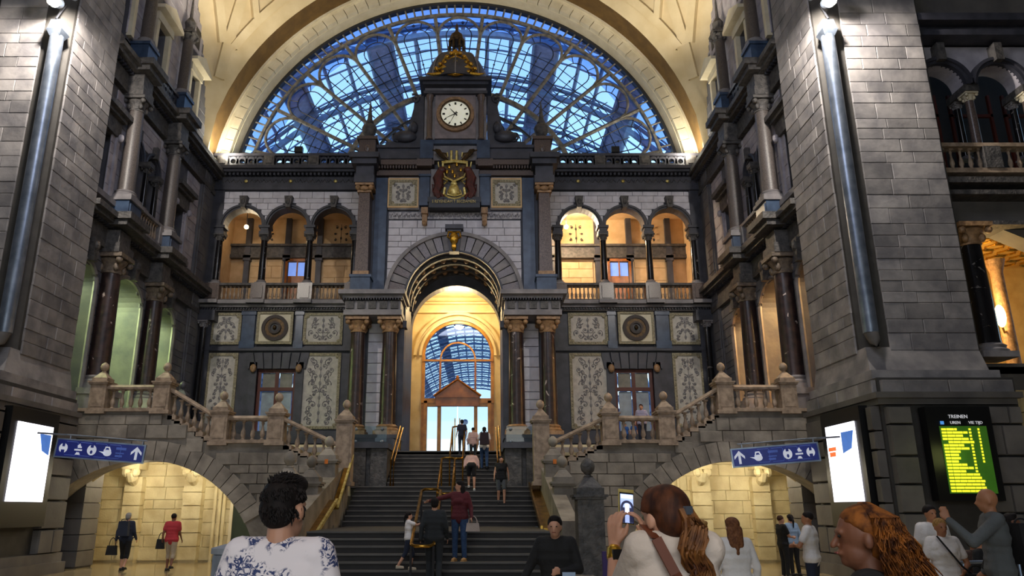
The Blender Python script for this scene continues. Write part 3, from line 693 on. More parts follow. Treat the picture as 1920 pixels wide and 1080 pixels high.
    # scroll buttress beside the clock stage
    pts = [(1.5, 18.05), (3.3, 18.05), (3.25, 18.25), (2.95, 18.3), (2.6, 18.35), (2.3, 18.7), (2.15, 19.3), (2.0, 20.0), (1.95, 20.6), (1.5, 20.7)]
    sc_ = M().prism(pts, 32.35, 32.9)
    for cx, cz, R in ((2.75, 18.55, .42), (1.95, 20.5, .26)):
        sc_.tube([(cx + R * (1 - i / 16) * cos(i * .6 + 1), 32.3, cz + R * (1 - i / 16) * sin(i * .6 + 1)) for i in range(15)], .06, 6)
    obj('scroll_buttress', sc_.map(f_), m_dark, PB)
    sc_ = M().ball((2.35, 32.25, 18.5), (.55, .2, .3), 10, 6); obj('reclining_figure', sc_.ball((1.95, 32.2, 18.95), (.2, .18, .3), 8, 6).map(f_), m_dark, PB, True)
CT = thing('clock_tower', 'stone clock stage with dome and gilt shield above the coat of arms', 'clock tower', (X0, 32.5, 17.2))
obj('body', M().box(-1.45, 1.45, 32.1, 33.6, 17.2, 21.0).map(I_), m_grey, CT)
obj('base_course', M().box(-1.6, 1.6, 31.9, 33.6, 17.95, 18.15).box(-1.6, -1.0, 31.85, 32.2, 17.2, 18.0).box(1.0, 1.6, 31.85, 32.2, 17.2, 18.0).map(I_), m_blue, CT)
obj('clock_surround', M().box(-.95, .95, 31.98, 32.1, 18.25, 20.55).map(I_), mat('warm_grey_stone', '#938685', nscale=3), CT)
for s in (-1, 1):
    f_ = sx(s)
    obj('small_column', M().lathe(1.2, 31.92, [(.16, 0), (.16, .1), (.12, .15), (.13, 1), (.11, 2.0), (.17, 2.15), (.18, 2.3)], 12, 18.15).map(f_), m_granite, CT, True)
obj('cornice', M().box(-1.5, 1.5, 31.8, 33.7, 20.5, 20.65).box(-1.55, 1.55, 31.75, 33.7, 20.95, 21.1).box(-1.7, 1.7, 31.6, 33.8, 21.1, 21.28).map(I_), m_dark, CT)
dm = M(); rows_ = 9
prof_ = [(1.5 * cos(pi / 2 * i / rows_) ** .6, 1.78 * sin(pi / 2 * i / rows_)) for i in range(rows_)] + [(.25, 1.8)]
obj('dome', dm.lathe(0, 32.8, prof_, 28, 21.28).map(I_), m_dark, CT, True)
for k in range(8):
    a = k * pi / 4; obj('dome_rib', M().tube([(1.52 * cos(pi / 2 * i / 9) ** .6 * cos(a), 32.8 + 1.52 * cos(pi / 2 * i / 9) ** .6 * sin(a), 21.28 + 1.8 * sin(pi / 2 * i / 9)) for i in range(9)], .035, 5).map(I_), m_grey, CT)
ln = M()
for k in range(8):
    a = k * pi / 4 + .39; ln.tube([(.38 * cos(a), 32.8 + .38 * sin(a), 22.9), (.36 * cos(a), 32.8 + .36 * sin(a), 23.9)], .06, 6).ball((.4 * cos(a), 32.8 + .4 * sin(a), 23.5), .09, 6, 5)
    ln.tube([(.36 * cos(a), 32.8 + .36 * sin(a), 23.9), (.22 * cos(a), 32.8 + .22 * sin(a), 24.3), (0, 32.8, 24.5)], .07, 6)
ln.lathe(0, 32.8, [(.42, 0), (.44, .1), (.2, .12)], 12, 22.84).lathe(0, 32.8, [(.4, 0), (.42, .12), (.34, .2), (.3, .42), (.12, .6), (.06, .8), (.09, .85), (.02, 1.15)], 12, 23.85)
obj('lantern', ln.map(I_), m_bronze, CT, True)
# clock
CK = thing('clock', 'round white-faced clock with black hands in a stone ring', 'clock', (X0, 31.9, 19.45))
obj('ring', M().ring(0, 19.45, .70, .88, 0, 2 * pi, 40, 31.8, 32.0).map(I_), m_cap, CK, True); obj('ring', M().ring(0, 19.45, .66, .72, 0, 2 * pi, 40, 31.76, 32.0).map(I_), m_bronze, CK, True)
obj('dial', M().prism([(.68 * cos(i * pi / 20), 19.45 + .68 * sin(i * pi / 20)) for i in range(40)], 31.86, 31.92).map(I_), mat('clock_dial', '#f2f0df', rough=.4, emit=.35, ecol='#f4f1d8'), CK)
def hand(ang, l, wd, y=31.83):
    a = radians(90 - ang); c, s_ = cos(a), sin(a)
    p = [(-.12 * c - wd * s_, -.12 * s_ + wd * c), (-.12 * c + wd * s_, -.12 * s_ - wd * c), (l * c + wd * .3 * s_, l * s_ - wd * .3 * c), (l * c - wd * .3 * s_, l * s_ + wd * .3 * c)]
    return M().prism([(x, 19.45 + z) for x, z in p], y, y + .015).map(I_)
obj('hour_hand', hand(318, .36, .035), m_blk, CK); obj('minute_hand', hand(243, .52, .025, 31.81), m_blk, CK); obj('second_hand', hand(207, .5, .02, 31.79), m_blk, CK)
for k in range(12):
    a = k * pi / 6; wd = .028 if k % 3 else .045
    c, s_ = cos(a), sin(a); obj('hour_mark', M().prism([(.48 * c - wd * s_, 19.45 + .48 * s_ + wd * c), (.48 * c + wd * s_, 19.45 + .48 * s_ - wd * c), (.6 * c + wd * s_, 19.45 + .6 * s_ - wd * c), (.6 * c - wd * s_, 19.45 + .6 * s_ + wd * c)], 31.84, 31.86).map(I_), m_blk, CK)
# gilt shield on the dome
gs = thing('gilt_cartouche', 'gilded cartouche of scrolls and leaves around a dark monogram shield on the dome', 'cartouche', (X0, 31.6, 21.2))
obj('shield', M().ball((0, 31.5, 21.85), (.3, .1, .34), 14, 8).map(I_), m_blk, gs, True)
obj('monogram', M().tube([(-.16, 31.39, 21.72), (-.06, 31.38, 22.02), (-.02, 31.38, 21.74), (.06, 31.38, 22.0), (.14, 31.39, 21.74)], .025, 5).tube([(-.12, 31.38, 21.86), (.1, 31.38, 21.84)], .018, 5).map(I_), m_goldy, gs)
sc_ = M().tube([(.36 * cos(k * pi / 8), 31.48, 21.85 + .4 * sin(k * pi / 8)) for k in range(16)], .055, 6, True)
for s in (-1, 1):
    sc_.tube([(s * .3, 31.5, 21.6), (s * .6, 31.5, 21.72), (s * .85, 31.5, 21.5), (s * .7, 31.5, 21.38), (s * 1.1, 31.5, 21.32), (s * 1.35, 31.5, 21.36)], [.1, .12, .1, .09, .06, .03], 6)
    sc_.tube([(s * .3, 31.5, 22.1), (s * .5, 31.5, 22.2), (s * .6, 31.5, 22.0), (s * .5, 31.5, 21.9)], .08, 6)
    for x, z in ((.5, 21.95), (.72, 21.85), (.9, 21.62), (.4, 22.25), (.2, 22.42), (.6, 21.45), (.3, 21.35)): sc_.ball((s * x, 31.48, z), (.12, .09, .1), 8, 6)
sc_.ball((0, 31.5, 22.45), (.16, .12, .2), 8, 6).ball((0, 31.45, 21.3), (.3, .12, .1), 8, 6)
obj('scrollwork', sc_.map(I_), m_gold, gs, True)
# coat of arms
ca = thing('coat_of_arms', 'large gilded coat of arms with crown and red-brown lions over a black plaque', 'coat of arms', (X0, 31.8, 15.2))
obj('backing', M().box(-1.12, 1.12, 32.2, 32.5, 15.2, 16.8).map(I_), m_grey, ca)
def gp(px, py): return ((px - 852) / 37.2, 31.75, Pz(py, 31.75))
sh = M().tube([gp(832, 306), gp(832, 322), gp(836, 332), gp(851, 340), gp(867, 332), gp(872, 322), gp(873, 306)], .05, 6).tube([gp(830, 305), gp(851, 302), gp(874, 305)], .075, 6)
for x in (846, 855): sh.tube([gp(x, 303), gp(x, 283)], .06, 6)
for s in (-1, 1):
    sh.tube([gp(852 + s * 16, 302), gp(852 + s * 12, 294), gp(852 + s * 13, 286)], .04, 6)
    sh.tube([gp(852 + s * 28, 304), gp(852 + s * 27, 312), gp(852 + s * 22, 318), gp(852 + s * 20, 308)], .035, 6)
    sh.tube([gp(852 + s * 20, 325), gp(852 + s * 22, 333), gp(852 + s * 12, 340), gp(852 + s * 18, 345)], .05, 6)
    sh.tube([gp(852 + s * 16, 352), gp(852 + s * 18, 365), gp(852 + s * 10, 371), gp(852, 373)], .07, 6)
    sh.tube([gp(852 + s * 10, 356), gp(852 + s * 12, 364), gp(852, 368)], .04, 6)
sh.ball(gp(851, 356), (.24, .12, .3), 10, 7).ball(gp(851, 345), (.16, .12, .14), 8, 6)
sh.ball(gp(845, 360), (.1, .14, .1), 8, 6).ball(gp(858, 362), (.1, .14, .1), 8, 6)
obj('gilt_work', sh.map(I_), m_goldy, ca, True)
obj('shield_field', M().prism([(-.5, 17.0), (.52, 17.0), (.5, 16.55), (.3, 16.2), (0, 16.05), (-.3, 16.2), (-.48, 16.55)], 31.85, 32.0).map(I_), m_bronze, ca)
sc_ = M()
for x, z in ((-.25, 16.75), (.1, 16.85), (.28, 16.6), (-.1, 16.5), (0, 16.3), (-.35, 16.5)): sc_.ball((x, 31.82, z), (.07, .05, .1), 6, 5)
obj('charges', sc_.map(I_), m_gold, ca)
m_lion = mat('red_brown_lion', '#5c241c', rough=.5, nscale=8, col2='#3a1712')
for s in (-1, 1):
    l = M(); q = lambda dx, py: gp(852 + s * dx, py)
    l.tube([q(24, 322), q(28, 334), q(26, 348), q(30, 360), q(26, 372)], [.18, .24, .2, .17, .1], 8).ball(q(22, 319), (.2, .15, .17), 8, 6).tube([q(26, 330), q(18, 328)], .07, 6).tube([q(27, 345), q(18, 350)], .07, 6)
    l.tube([q(30, 360), q(20, 366), q(18, 374)], .08, 6).tube([q(30, 350), q(37, 346), q(36, 358), q(33, 366)], .04, 6)
    obj('lion', l.map(I_), m_lion, ca, True)
    fl_ = M().tube([q(14, 300), q(22, 292), q(28, 284), q(33, 280)], [.05, .1, .13, .04], 6).tube([q(12, 300), q(16, 290), q(24, 287)], [.05, .1, .05], 6).tube([q(24, 286), q(38, 281)], [.06, .03], 6)
    obj('banner', fl_.map(I_), m_bronze, ca, True)
obj('plaque', M().box(-1.2, 1.2, 31.7, 32.4, 14.98, 15.22).box(-1.15, 1.15, 31.72, 32.4, 14.72, 15.0).map(I_), m_blk, ca)
def text(body, size, loc, rot, mt, parent, align='CENTER', ext=.004, sx_=1.0, name='lettering'):
    c = bpy.data.curves.new(name, 'FONT'); c.body = body; c.size = size; c.align_x = align; c.align_y = 'CENTER'; c.extrude = ext; c.resolution_u = 2
    tmp = bpy.data.objects.new('tmp', c); COL.objects.link(tmp); bpy.context.view_layer.update()
    me = bpy.data.meshes.new_from_object(tmp.evaluated_get(bpy.context.evaluated_depsgraph_get())); bpy.data.objects.remove(tmp)
    if not me.materials: me.materials.append(mt)
    o = bpy.data.objects.new(name, me); COL.objects.link(o)
    if parent: o.parent = parent; o.matrix_parent_inverse = Matrix.Translation(-parent.location) if not parent.get('_loc') else Matrix.Identity(4)
    o.location = loc; o.rotation_euler = rot; o.scale = (sx_, 1, 1); return o
text('S REYENDAM T BECDAMEIN', .2, (X0 - .02, 31.67, 14.98), (pi / 2, 0, 0), m_letter, ca, sx_=.78, ext=.012)

# ------------------------------------------------------------------ vestibule and glazed oak doors
vm = M().box(-2.75, -2.6, 36, 39.4, 3.8, 13).box(2.6, 2.75, 36, 39.4, 3.8, 13).box(-2.75, 2.75, 36, 39.4, 12.6, 12.8)
AZ, AR = 9.45, 1.86
xs = [-2.7, -AR] + [-AR * cos(pi * i / 24) for i in range(1, 24)] + [AR, 2.7]
vm.prof(xs, lambda x: AZ + sqrt(max(AR * AR - x * x, 0)) if abs(x) < AR else 3.8, lambda x: 12.7, 39.2, 39.5)
VS = struct('wall_back_vestibule', vm.map(I_), m_cream)
for r0, r1, y in ((AR + .02, AR + .15, 39.05), (2.15, 2.3, 38.95)): obj('arch_moulding', M().ring(0, AZ, r0, r1, 0, pi, 30, y, 39.2).map(I_), m_cream, VS, True)
for y in (11.7, 12.2): obj('moulding', M().box(-2.6, 2.6, 38.9, 39.2, y, y + .08).map(I_), m_cream, VS)
D1 = struct('door_1', M().ring(0, AZ, AR - .14, AR, 0, pi, 30, 39.15, 39.35).box(-AR, -AR + .16, 39.15, 39.35, 3.83, AZ).box(AR - .16, AR, 39.15, 39.35, 3.83, AZ).map(I_), m_woodd)
zt = Pz(752, 39.2)
obj('transom', M().box(-AR, AR, 39.05, 39.35, zt - .12, zt + .12).box(-AR, AR, 39.1, 39.35, AZ - .3, AZ - .2).map(I_), m_woodd, D1)
for s in (-1, 1):
    f_ = sx(s)
    obj('mullion', M().box(.86, .96, 39.12, 39.35, zt, AZ - .2).map(f_), m_wood, D1)
    obj('door_frame', M().box(.84, 1.02, 39.0, 39.35, 3.83, zt).box(1.55, 1.72, 39.05, 39.35, 3.83, zt).box(1.02, 1.6, 39.1, 39.35, zt - .28, zt - .1).box(1.02, 1.6, 39.1, 39.35, 3.83, 4.15).map(f_), m_woodd, D1)
    obj('pane', M().box(1.02, 1.56, 39.24, 39.26, 4.15, zt - .28).map(f_), m_glassc, D1)
    obj('door_handle', M().tube([(.12, 39.0, 4.4), (.12, 39.0, 6.2)], .025, 6).map(f_), m_brass, D1)
    obj('pane', M().box(.03, .84, 39.24, 39.26, 3.9, zt - .15).map(f_), m_glassc, D1)
obj('inner_arch', M().ring(0, AZ - .2, .86, .94, 0, pi, 24, 39.15, 39.3).map(I_), m_woodd, D1)
obj('pane', M().prism([(AR * .98 * cos(pi * i / 24), AZ - .2 + AR * .98 * sin(pi * i / 24)) for i in range(25)], 39.24, 39.26).map(I_), m_glassc, D1)
for a, b in ((-AR + .1, -.9), (-.88, .88), (.9, AR - .1)): obj('pane', M().box(a, b, 39.24, 39.26, zt + .1, AZ - .3).map(I_), m_glassc, D1)
obj('pediment', M().prism([(-1.15, zt + .12), (1.15, zt + .12), (1.15, zt + .22), (0, zt + 1.0), (-1.15, zt + .22)], 38.75, 39.1).box(-1.1, 1.1, 38.8, 39.1, zt - .3, zt + .12).map(I_), m_wood, D1)
obj('pediment_mould', M().tube([(-1.2, 38.72, zt + .2), (0, 38.72, zt + 1.05), (1.2, 38.72, zt + .2)], .06, 5).ball((0, 38.75, zt + 1.12), (.09, .09, .14), 8, 6).map(I_), m_wood, D1)
l = light('POINT', 'vestibule_light', (X0, 37.4, 11.6), 400, (1, .76, .42), .3)
light('POINT', 'portal_light', (X0, 34.2, 8.2), 35, (1, .72, .42), .4)

# ------------------------------------------------------------------ side walls of the hall
UB = (21.9, 25.6, 29.3, 33.0)   # column axes along the wall
def col_side(s, u, z0, z1, r, mt, label, grp, v=-.3, base=m_grey, cap=m_cap, seg=18):
    p = side(s)(u, v, z0); return column(p[0], p[1], z0, z1, r, mt, label, grp, base, (mat('aisle_capital', '#80705f', rough=.6, nscale=8, col2='#5a4e44', bump=.5) if cap is m_cap else cap), seg)
m_sidew = mat('side_wall_stone', '#6a6869', var=.12, nscale=1.5, col2='#54545c', bump=.3, bscale=6)
m_sidel = mat('side_wall_light_stone', '#b2adb4', rough=.7, var=.08, nscale=2, col2='#948f98')
m_greenlit = mat('left_aisle_greenlit_stone', '#cdd6a4', rough=.7, var=.06, nscale=2, col2='#b8c490')  # greenish light of the left aisle tinted into the stone colour
m_orangelit = mat('right_aisle_orangelit_stone', '#d8b98a', rough=.7, var=.06, nscale=2, col2='#c7a577')  # orange light of the right aisle tinted into the stone colour
def walltop(u): return CZV + sqrt(max(WALLO ** 2 - (u - CYV) ** 2, 0)) if u < 33.3 else 18.0
for s in (-1, 1):
    f_ = side(s); L_ = SIDE[s]; face = 'X+' if s < 0 else 'X-'
    nrm = (lambda *p: p)
    # openings (u centre, half width, spring z, rise, sill z)
    A1 = [(24.3, .75, 9.1, .7, 4.8), (27.45, 1.25, 9.1, .95, 4.8), (31.0, .95, 9.1, .8, 4.8)]
    A2 = [(26.55, .55, 14.75, .55, 12.1), (28.1, .55, 14.75, .55, 12.1), (24.3, .68, 14.7, 0, 12.2), (31.2, .6, 14.5, 0, 12.2)]
    A3 = [(27.4, .5, 20.9, 0, 18.7), (24.3, .45, 20.9, 0, 18.7), (31.0, .42, 20.9, 0, 18.7)]
    def arch(A, x):
        for c, h, zs, r, z0 in A:
            if abs(x - c) < h: return zs + (r * sqrt(max(1 - ((x - c) / h) ** 2, 0)) if r else 0)
        return None
    def brk(A, a, b):
        xs = {a, b}
        for c, h, zs, r, z0 in A:
            for i in range(17): xs.add(c - h * cos(pi * i / 16))
        return sorted(x for x in xs if a <= x <= b)
    w1 = M()
    w1.prof(brk(A1, 23.4, 35.0), lambda x: arch(A1, x) or 4.8, lambda x: 10.4, 0, .9)
    w1.box(23.4, 35.6, 0, .9, 3.6, 4.8)
    w1.box(23.4, 35, 0, .9, 10.4, 12.1)
    w1.prof(brk(A2, 23.4, 35.0), lambda x: arch(A2, x) or 12.1, lambda x: 16.6, 0, .8)
    w1.box(23.4, 35, 0, .8, 16.6, 18.7)
    tops = sorted(set(brk(A3, 23.4, 33.3) + [23.4 + .33 * i for i in range(31)] + [33.3]))
    w1.prof(tops, lambda x: arch(A3, x) or 18.6, lambda x: min(walltop(x), 29.6) if walltop(x) > 18.7 else 18.7, 0, .8)
    W = struct('wall_' + L_, w1.map(f_), m_sidew)
    W2 = struct('wall_%s_rear' % L_, M().box(-14, 21.4, 13.5, 14, 0, 27).box(-14, 21.4, 0, 14, 26.6, 27).map(f_), m_sidew)
    # stone facing between openings (lower tier and the corner stretch)
    def ints1(z):
        out = [(23.5, 34.9)]
        for c, h, zs, r, z0 in A1:
            if z > zs + r: continue
            hh = h + .02 if z <= zs else h * sqrt(max(1 - ((z - zs) / r) ** 2, 0))
            nn = []
            for a, b in out:
                if a < c - hh: nn.append((a, min(b, c - hh)))
                if b > c + hh: nn.append((max(a, c + hh), b))
            out = nn
        return [(a, b) for a, b in out if b - a > .08]
    courses(W, m_sidew, f_, face, 4.9, 10.35, .36, .55, 1.0, ints1, 0, .06, 300, 'stone', .016, rs)
    courses(W, m_sidel, f_, face, 12.2, 16.5, .5, .8, 1.3, lambda z: [(a, b) for a, b in ((24.75, 25.9), (28.75, 30.5), (31.7, 33.2)) if True], 0, .05, 300, 'stone', .016, rs)
    courses(W, m_sidel, f_, face, 15.35, 16.5, .4, .6, 1.0, lambda z: [(25.95, 28.7)], 0, .05, 300, 'stone', .016, rs)
    courses(W, m_sidew, f_, face, 18.9, 24.5, .5, .7, 1.3, lambda z: [(31.6, min(33.2, CYV + sqrt(WALLO ** 2 - (z - CZV) ** 2) - .1))], 0, .05, 300, 'stone', .016, rs)
    courses(W, m_sidel, f_, face, 18.9, 27.5, .5, .7, 1.3, lambda z: [q_ for q_ in (((28.1, 30.4), (24.7, 26.7)) if z < 22.2 else ((23.5, CYV + sqrt(WALLO ** 2 - (z - CZV) ** 2) - .1),)) if q_[1] > q_[0]], 0, .05, 300, 'stone', .016, rs)
    # archivolts
    for c, h, zs, r, z0 in A1:
        pts = [(c - h * 1.02 * cos(pi * i / 16), -.08, zs + r * 1.03 * sin(pi * i / 16)) for i in range(17)]
        obj('arch_moulding', M().tube([(c - h, -.08, 4.9)] + pts + [(c + h, -.08, 4.9)], .09, 6).map(f_), m_grey, W)
        obj('key_scroll', M().prism([(c - .12, zs + r - .05), (c + .12, zs + r - .05), (c + .2, zs + r + .75), (c - .2, zs + r + .75)], -.35, 0).ball((c, -.3, zs + r + .5), (.17, .15, .2), 8, 6).map(f_), m_dark2, W)
    for c, h, zs, r, z0 in A2[:2]:
        for r0, r1, v0 in ((h, h + .1, -.1), (h + .1, h + .2, -.16)):
            obj('archivolt', M().ring(c, zs, r0, r1, 0, pi, 16, v0, .05).map(f_), m_dark, W, True)
        obj('keystone', M().box(c - .1, c + .1, -.25, 0, zs + h, zs + h + .5).map(f_), m_dark2, W)
    for c, h, zs, r, z0 in A2[2:]:
        obj('window_hood', M().box(c - h - .35, c + h + .35, -.45, 0, zs + .75, zs + .95).box(c - h - .25, c + h + .25, -.3, 0, zs + .6, zs + .75).box(c - h - .2, c + h + .2, -.15, 0, zs, zs + .6).map(f_), m_dark2, W)
        obj('window_sill', M().box(c - h - .3, c + h + .3, -.35, 0, 12.05, 12.25).map(f_), m_grey, W)
        for e_ in (-1, 1): obj('window_jamb', M().box(c + e_ * (h + .12) - .1, c + e_ * (h + .12) + .1, -.14, 0, 12.2, zs).ball((c + e_ * (h + .12), -.2, zs), (.12, .12, .16), 8, 6).map(f_), m_sidel, W)
    for c, h, zs, r, z0 in A3:
        obj('window_jamb', M().box(c - h - .22, c - h, -.2, 0, 18.8, zs).box(c + h, c + h + .22, -.2, 0, 18.8, zs).box(c - h - .25, c + h + .25, -.25, 0, zs, zs + .35).map(f_), m_ring, W)
        obj('pediment', M().prism([(c - h - .5, zs + .35), (c + h + .5, zs + .35), (c + h + .5, zs + .5), (c, zs + .95), (c - h - .5, zs + .5)], -.55, 0).map(f_), m_ring, W)
        obj('attic_window', M().box(c - .3, c + .3, -.06, 0, zs + 1.5, zs + 2.5).map(f_), m_irond, W)
    # dark rooms behind the upper openings, lit aisle behind the lower arches
    ai = m_greenlit if s < 0 else m_orangelit
    AI = struct('wall_%s_aisle' % L_, M().box(23, 35.6, 3.6, 3.9, 4.6, 11.4).box(23, 35.6, .9, 3.9, 11.2, 11.4).box(35.3, 35.6, .9, 3.9, 4.6, 11.4).box(22.9, 23.1, .9, 3.9, 4.6, 11.4).map(f_), ai)
    obj('aisle_floor', M().box(23, 35.6, .0, 3.9, 4.4, 4.8).map(f_), m_grey, AI)
    courses(AI, ai, f_, face, 4.9, 11.1, .5, .9, 1.5, lambda z: [(23.2, 34.5)] if not 8.2 < z < 8.75 else [], 3.6, .06, 300, 'stone', .016, rs)
    obj('aisle_band', M().box(23.2, 35.3, 3.5, 3.6, 8.2, 8.8).map(f_), m_pierd, AI)
    for c in (25.3, 27.9, 30.5, 33): obj('aisle_panel_mould', M().box(c - .7, c + .7, 3.5, 3.56, 7.6, 7.66).map(f_), m_pierd, AI)
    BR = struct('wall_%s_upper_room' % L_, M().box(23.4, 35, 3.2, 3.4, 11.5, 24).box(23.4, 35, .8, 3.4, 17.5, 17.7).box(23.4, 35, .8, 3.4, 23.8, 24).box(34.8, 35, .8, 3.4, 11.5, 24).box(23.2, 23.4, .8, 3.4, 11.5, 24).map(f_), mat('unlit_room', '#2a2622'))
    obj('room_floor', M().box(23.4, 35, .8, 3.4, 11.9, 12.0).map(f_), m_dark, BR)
    for c in (26.55, 28.1): obj('casement', M().box(c - .5, c + .5, .7, .78, 12.1, 14.7).box(c - .05, c + .05, .65, .8, 12.1, 15.2).box(c - .5, c + .5, .66, .8, 13.9, 14.0).map(f_), m_redw, BR)
    lc = (.74, .90, .48) if s < 0 else (1, .68, .30)
    for u in (24.4, 27.6, 31.4): light('POINT', 'aisle_lamp_light', f_(u, 2.1, 10.3), 800 if s < 0 else 850, lc, .35)
    # big columns, tier one and two
    for u, nm in ((25.6, 'nearer the pier'), (29.3, 'nearer the corner')):
        obj('column_plinth', M().box(u - .62, u + .62, -.85, 0, 4.8, 5.55).box(u - .68, u + .68, -.9, 0, 5.4, 5.6).map(f_), m_grey, W)
        col_side(s, u, 5.6, 10.35, .36, m_marble, 'veined red marble column of the %s aisle arcade, %s' % (L_, nm), 'aisle columns')
        obj('entablature_block', M().box(u - .55, u + .55, -.72, 0, 10.35, 10.7).box(u - .42, u + .42, -.62, 0, 10.7, 11.2).box(u - .7, u + .7, -.95, 0, 11.3, 11.5).box(u - .8, u + .8, -1.1, 0, 11.5, 11.75).map(f_), m_dark2, W)
        obj('pedestal', M().box(u - .5, u + .5, -.82, 0, 11.75, 12.35).box(u - .42, u + .42, -.86, -.8, 11.85, 12.2).map(f_), m_blue, W)
        obj('pedestal_cap', M().box(u - .56, u + .56, -.9, 0, 12.3, 12.42).map(f_), m_grey, W)
        col_side(s, u, 12.42, 16.55, .29, mat('grey_brown_granite', '#5c5450', rough=.45, nscale=30, col2='#403b3a'), 'upper brown granite column on the %s wall, %s' % (L_, nm), 'upper side wall columns', v=-.4, cap=m_dark2)
        obj('entablature_block', M().box(u - .45, u + .45, -.75, 0, 16.55, 16.9).box(u - .4, u + .4, -.7, 0, 16.9, 17.4).box(u - .6, u + .6, -.95, 0, 17.5, 17.7).box(u - .7, u + .7, -1.1, 0, 17.7, 17.95).map(f_), m_dark2, W)
        obj('pedestal', M().box(u - .4, u + .4, -.7, 0, 17.95, 18.75).box(u - .46, u + .46, -.76, 0, 18.7, 18.82).map(f_), m_blue, W)
        col_side(s, u, 18.82, 22.0, .24, MATS['grey_brown_granite'], 'top storey granite column on the %s wall, %s' % (L_, nm), 'top storey columns', v=-.38, cap=m_dark2)
        obj('spike_finial', M().lathe(0, 0, [(.3, 0), (.2, .2), (.25, .5), (.08, .8), (.03, 1.9)], 10, 22.0).map(lambda x, y, z, u=u: (u + y, -.38 + x, z)).map(f_), m_dark2, W)
    # small columns of the double window
    for i, (u, v) in enumerate(((25.98, -.05), (27.32, -.25), (27.32, .25), (28.68, -.05))):
        p = f_(u, v, 12.8)
        column(p[0], p[1], 12.75, 14.55, .12, m_black, 'small dark column of the double window on the %s wall, %s' % (L_, ('pier end', 'middle front', 'middle rear', 'corner end')[i]), 'double window columns', m_grey, m_dark2, 10)
        obj('impost', M().box(u - .2, u + .2, v - .2, v + .25, 14.55, 14.75).map(f_), m_dark2, W)
    # cornices along the wall
    for z, dv in ((10.5, 0), (16.6, 0)):
        cn = M().box(23.5, 35, -.2, 0, z, z + .2).box(23.5, 35, -.15, 0, z + .2, z + .75).box(23.5, 35, -.5, 0, z + .85, z + 1.0).box(23.5, 35, -.65, 0, z + 1.0, z + 1.2)
        obj('cornice', cn.map(f_), m_dark2, W)
        dn = M()
        for k in range(54): dn.box(23.6 + k * .21, 23.7 + k * .21, -.32, 0, z + .75, z + .85)
        o = obj('dentil', dn.map(f_), m_dark, W); o['kind'] = 'stuff'
    # balconies
    t = thing('balustrade', 'small stone balcony balustrade below the double window of the %s wall' % L_, 'balustrade', f_(27.4, -.3, 11.8))
    obj('rail', M().box(26.1, 28.8, -.5, -.2, 12.6, 12.72).map(f_), m_grey, t); obj('plinth', M().box(26.1, 28.8, -.5, -.2, 11.75, 11.9).map(f_), m_grey, t)
    obj('post', M().box(26.1, 26.35, -.52, -.18, 11.9, 12.6).map(f_), m_grey, t); obj('post', M().box(28.55, 28.8, -.52, -.18, 11.9, 12.6).map(f_), m_grey, t)
    for k in range(10): obj('baluster', bal_mesh(.7, .9), None, t, loc=f_(26.5 + k * .215, -.35, 11.9))
    t = thing('parapet', 'pierced dark parapet high on the %s wall between the top storey columns' % L_, 'parapet', f_(27.4, -.3, 17.9))
    obj('rail', M().box(26.0, 28.9, -.45, -.2, 18.55, 18.68).box(26.0, 28.9, -.45, -.2, 17.85, 18.0).map(f_), m_dark, t)
    for k in range(7): obj('web', M().box(26.15 + k * .42, 26.3 + k * .42, -.4, -.25, 18.0, 18.55).map(f_), m_dark, t)
    for k in range(6):
        c = 26.43 + k * .42; obj('ring_tracery', M().ring(c, 18.27, .09, .2, 0, 2 * pi, 12, -.4, -.25).map(f_), m_dark, t)
    light('POINT', 'side_attic_light', f_(30.6, -1.6, 20.4), 14, (1, .93, .75), .2)
    obj('plain_corner', M().box(33.35, 35.0, -.12, .02, 4.8, 18.0).map(f_), m_sidew, W)
    courses(W, m_sidew, f_, face, 5.0, 17.6, .4, .7, .9, lambda z: [(33.45, 34.3)], -.12, .05, 300, 'stone', .016, rs)

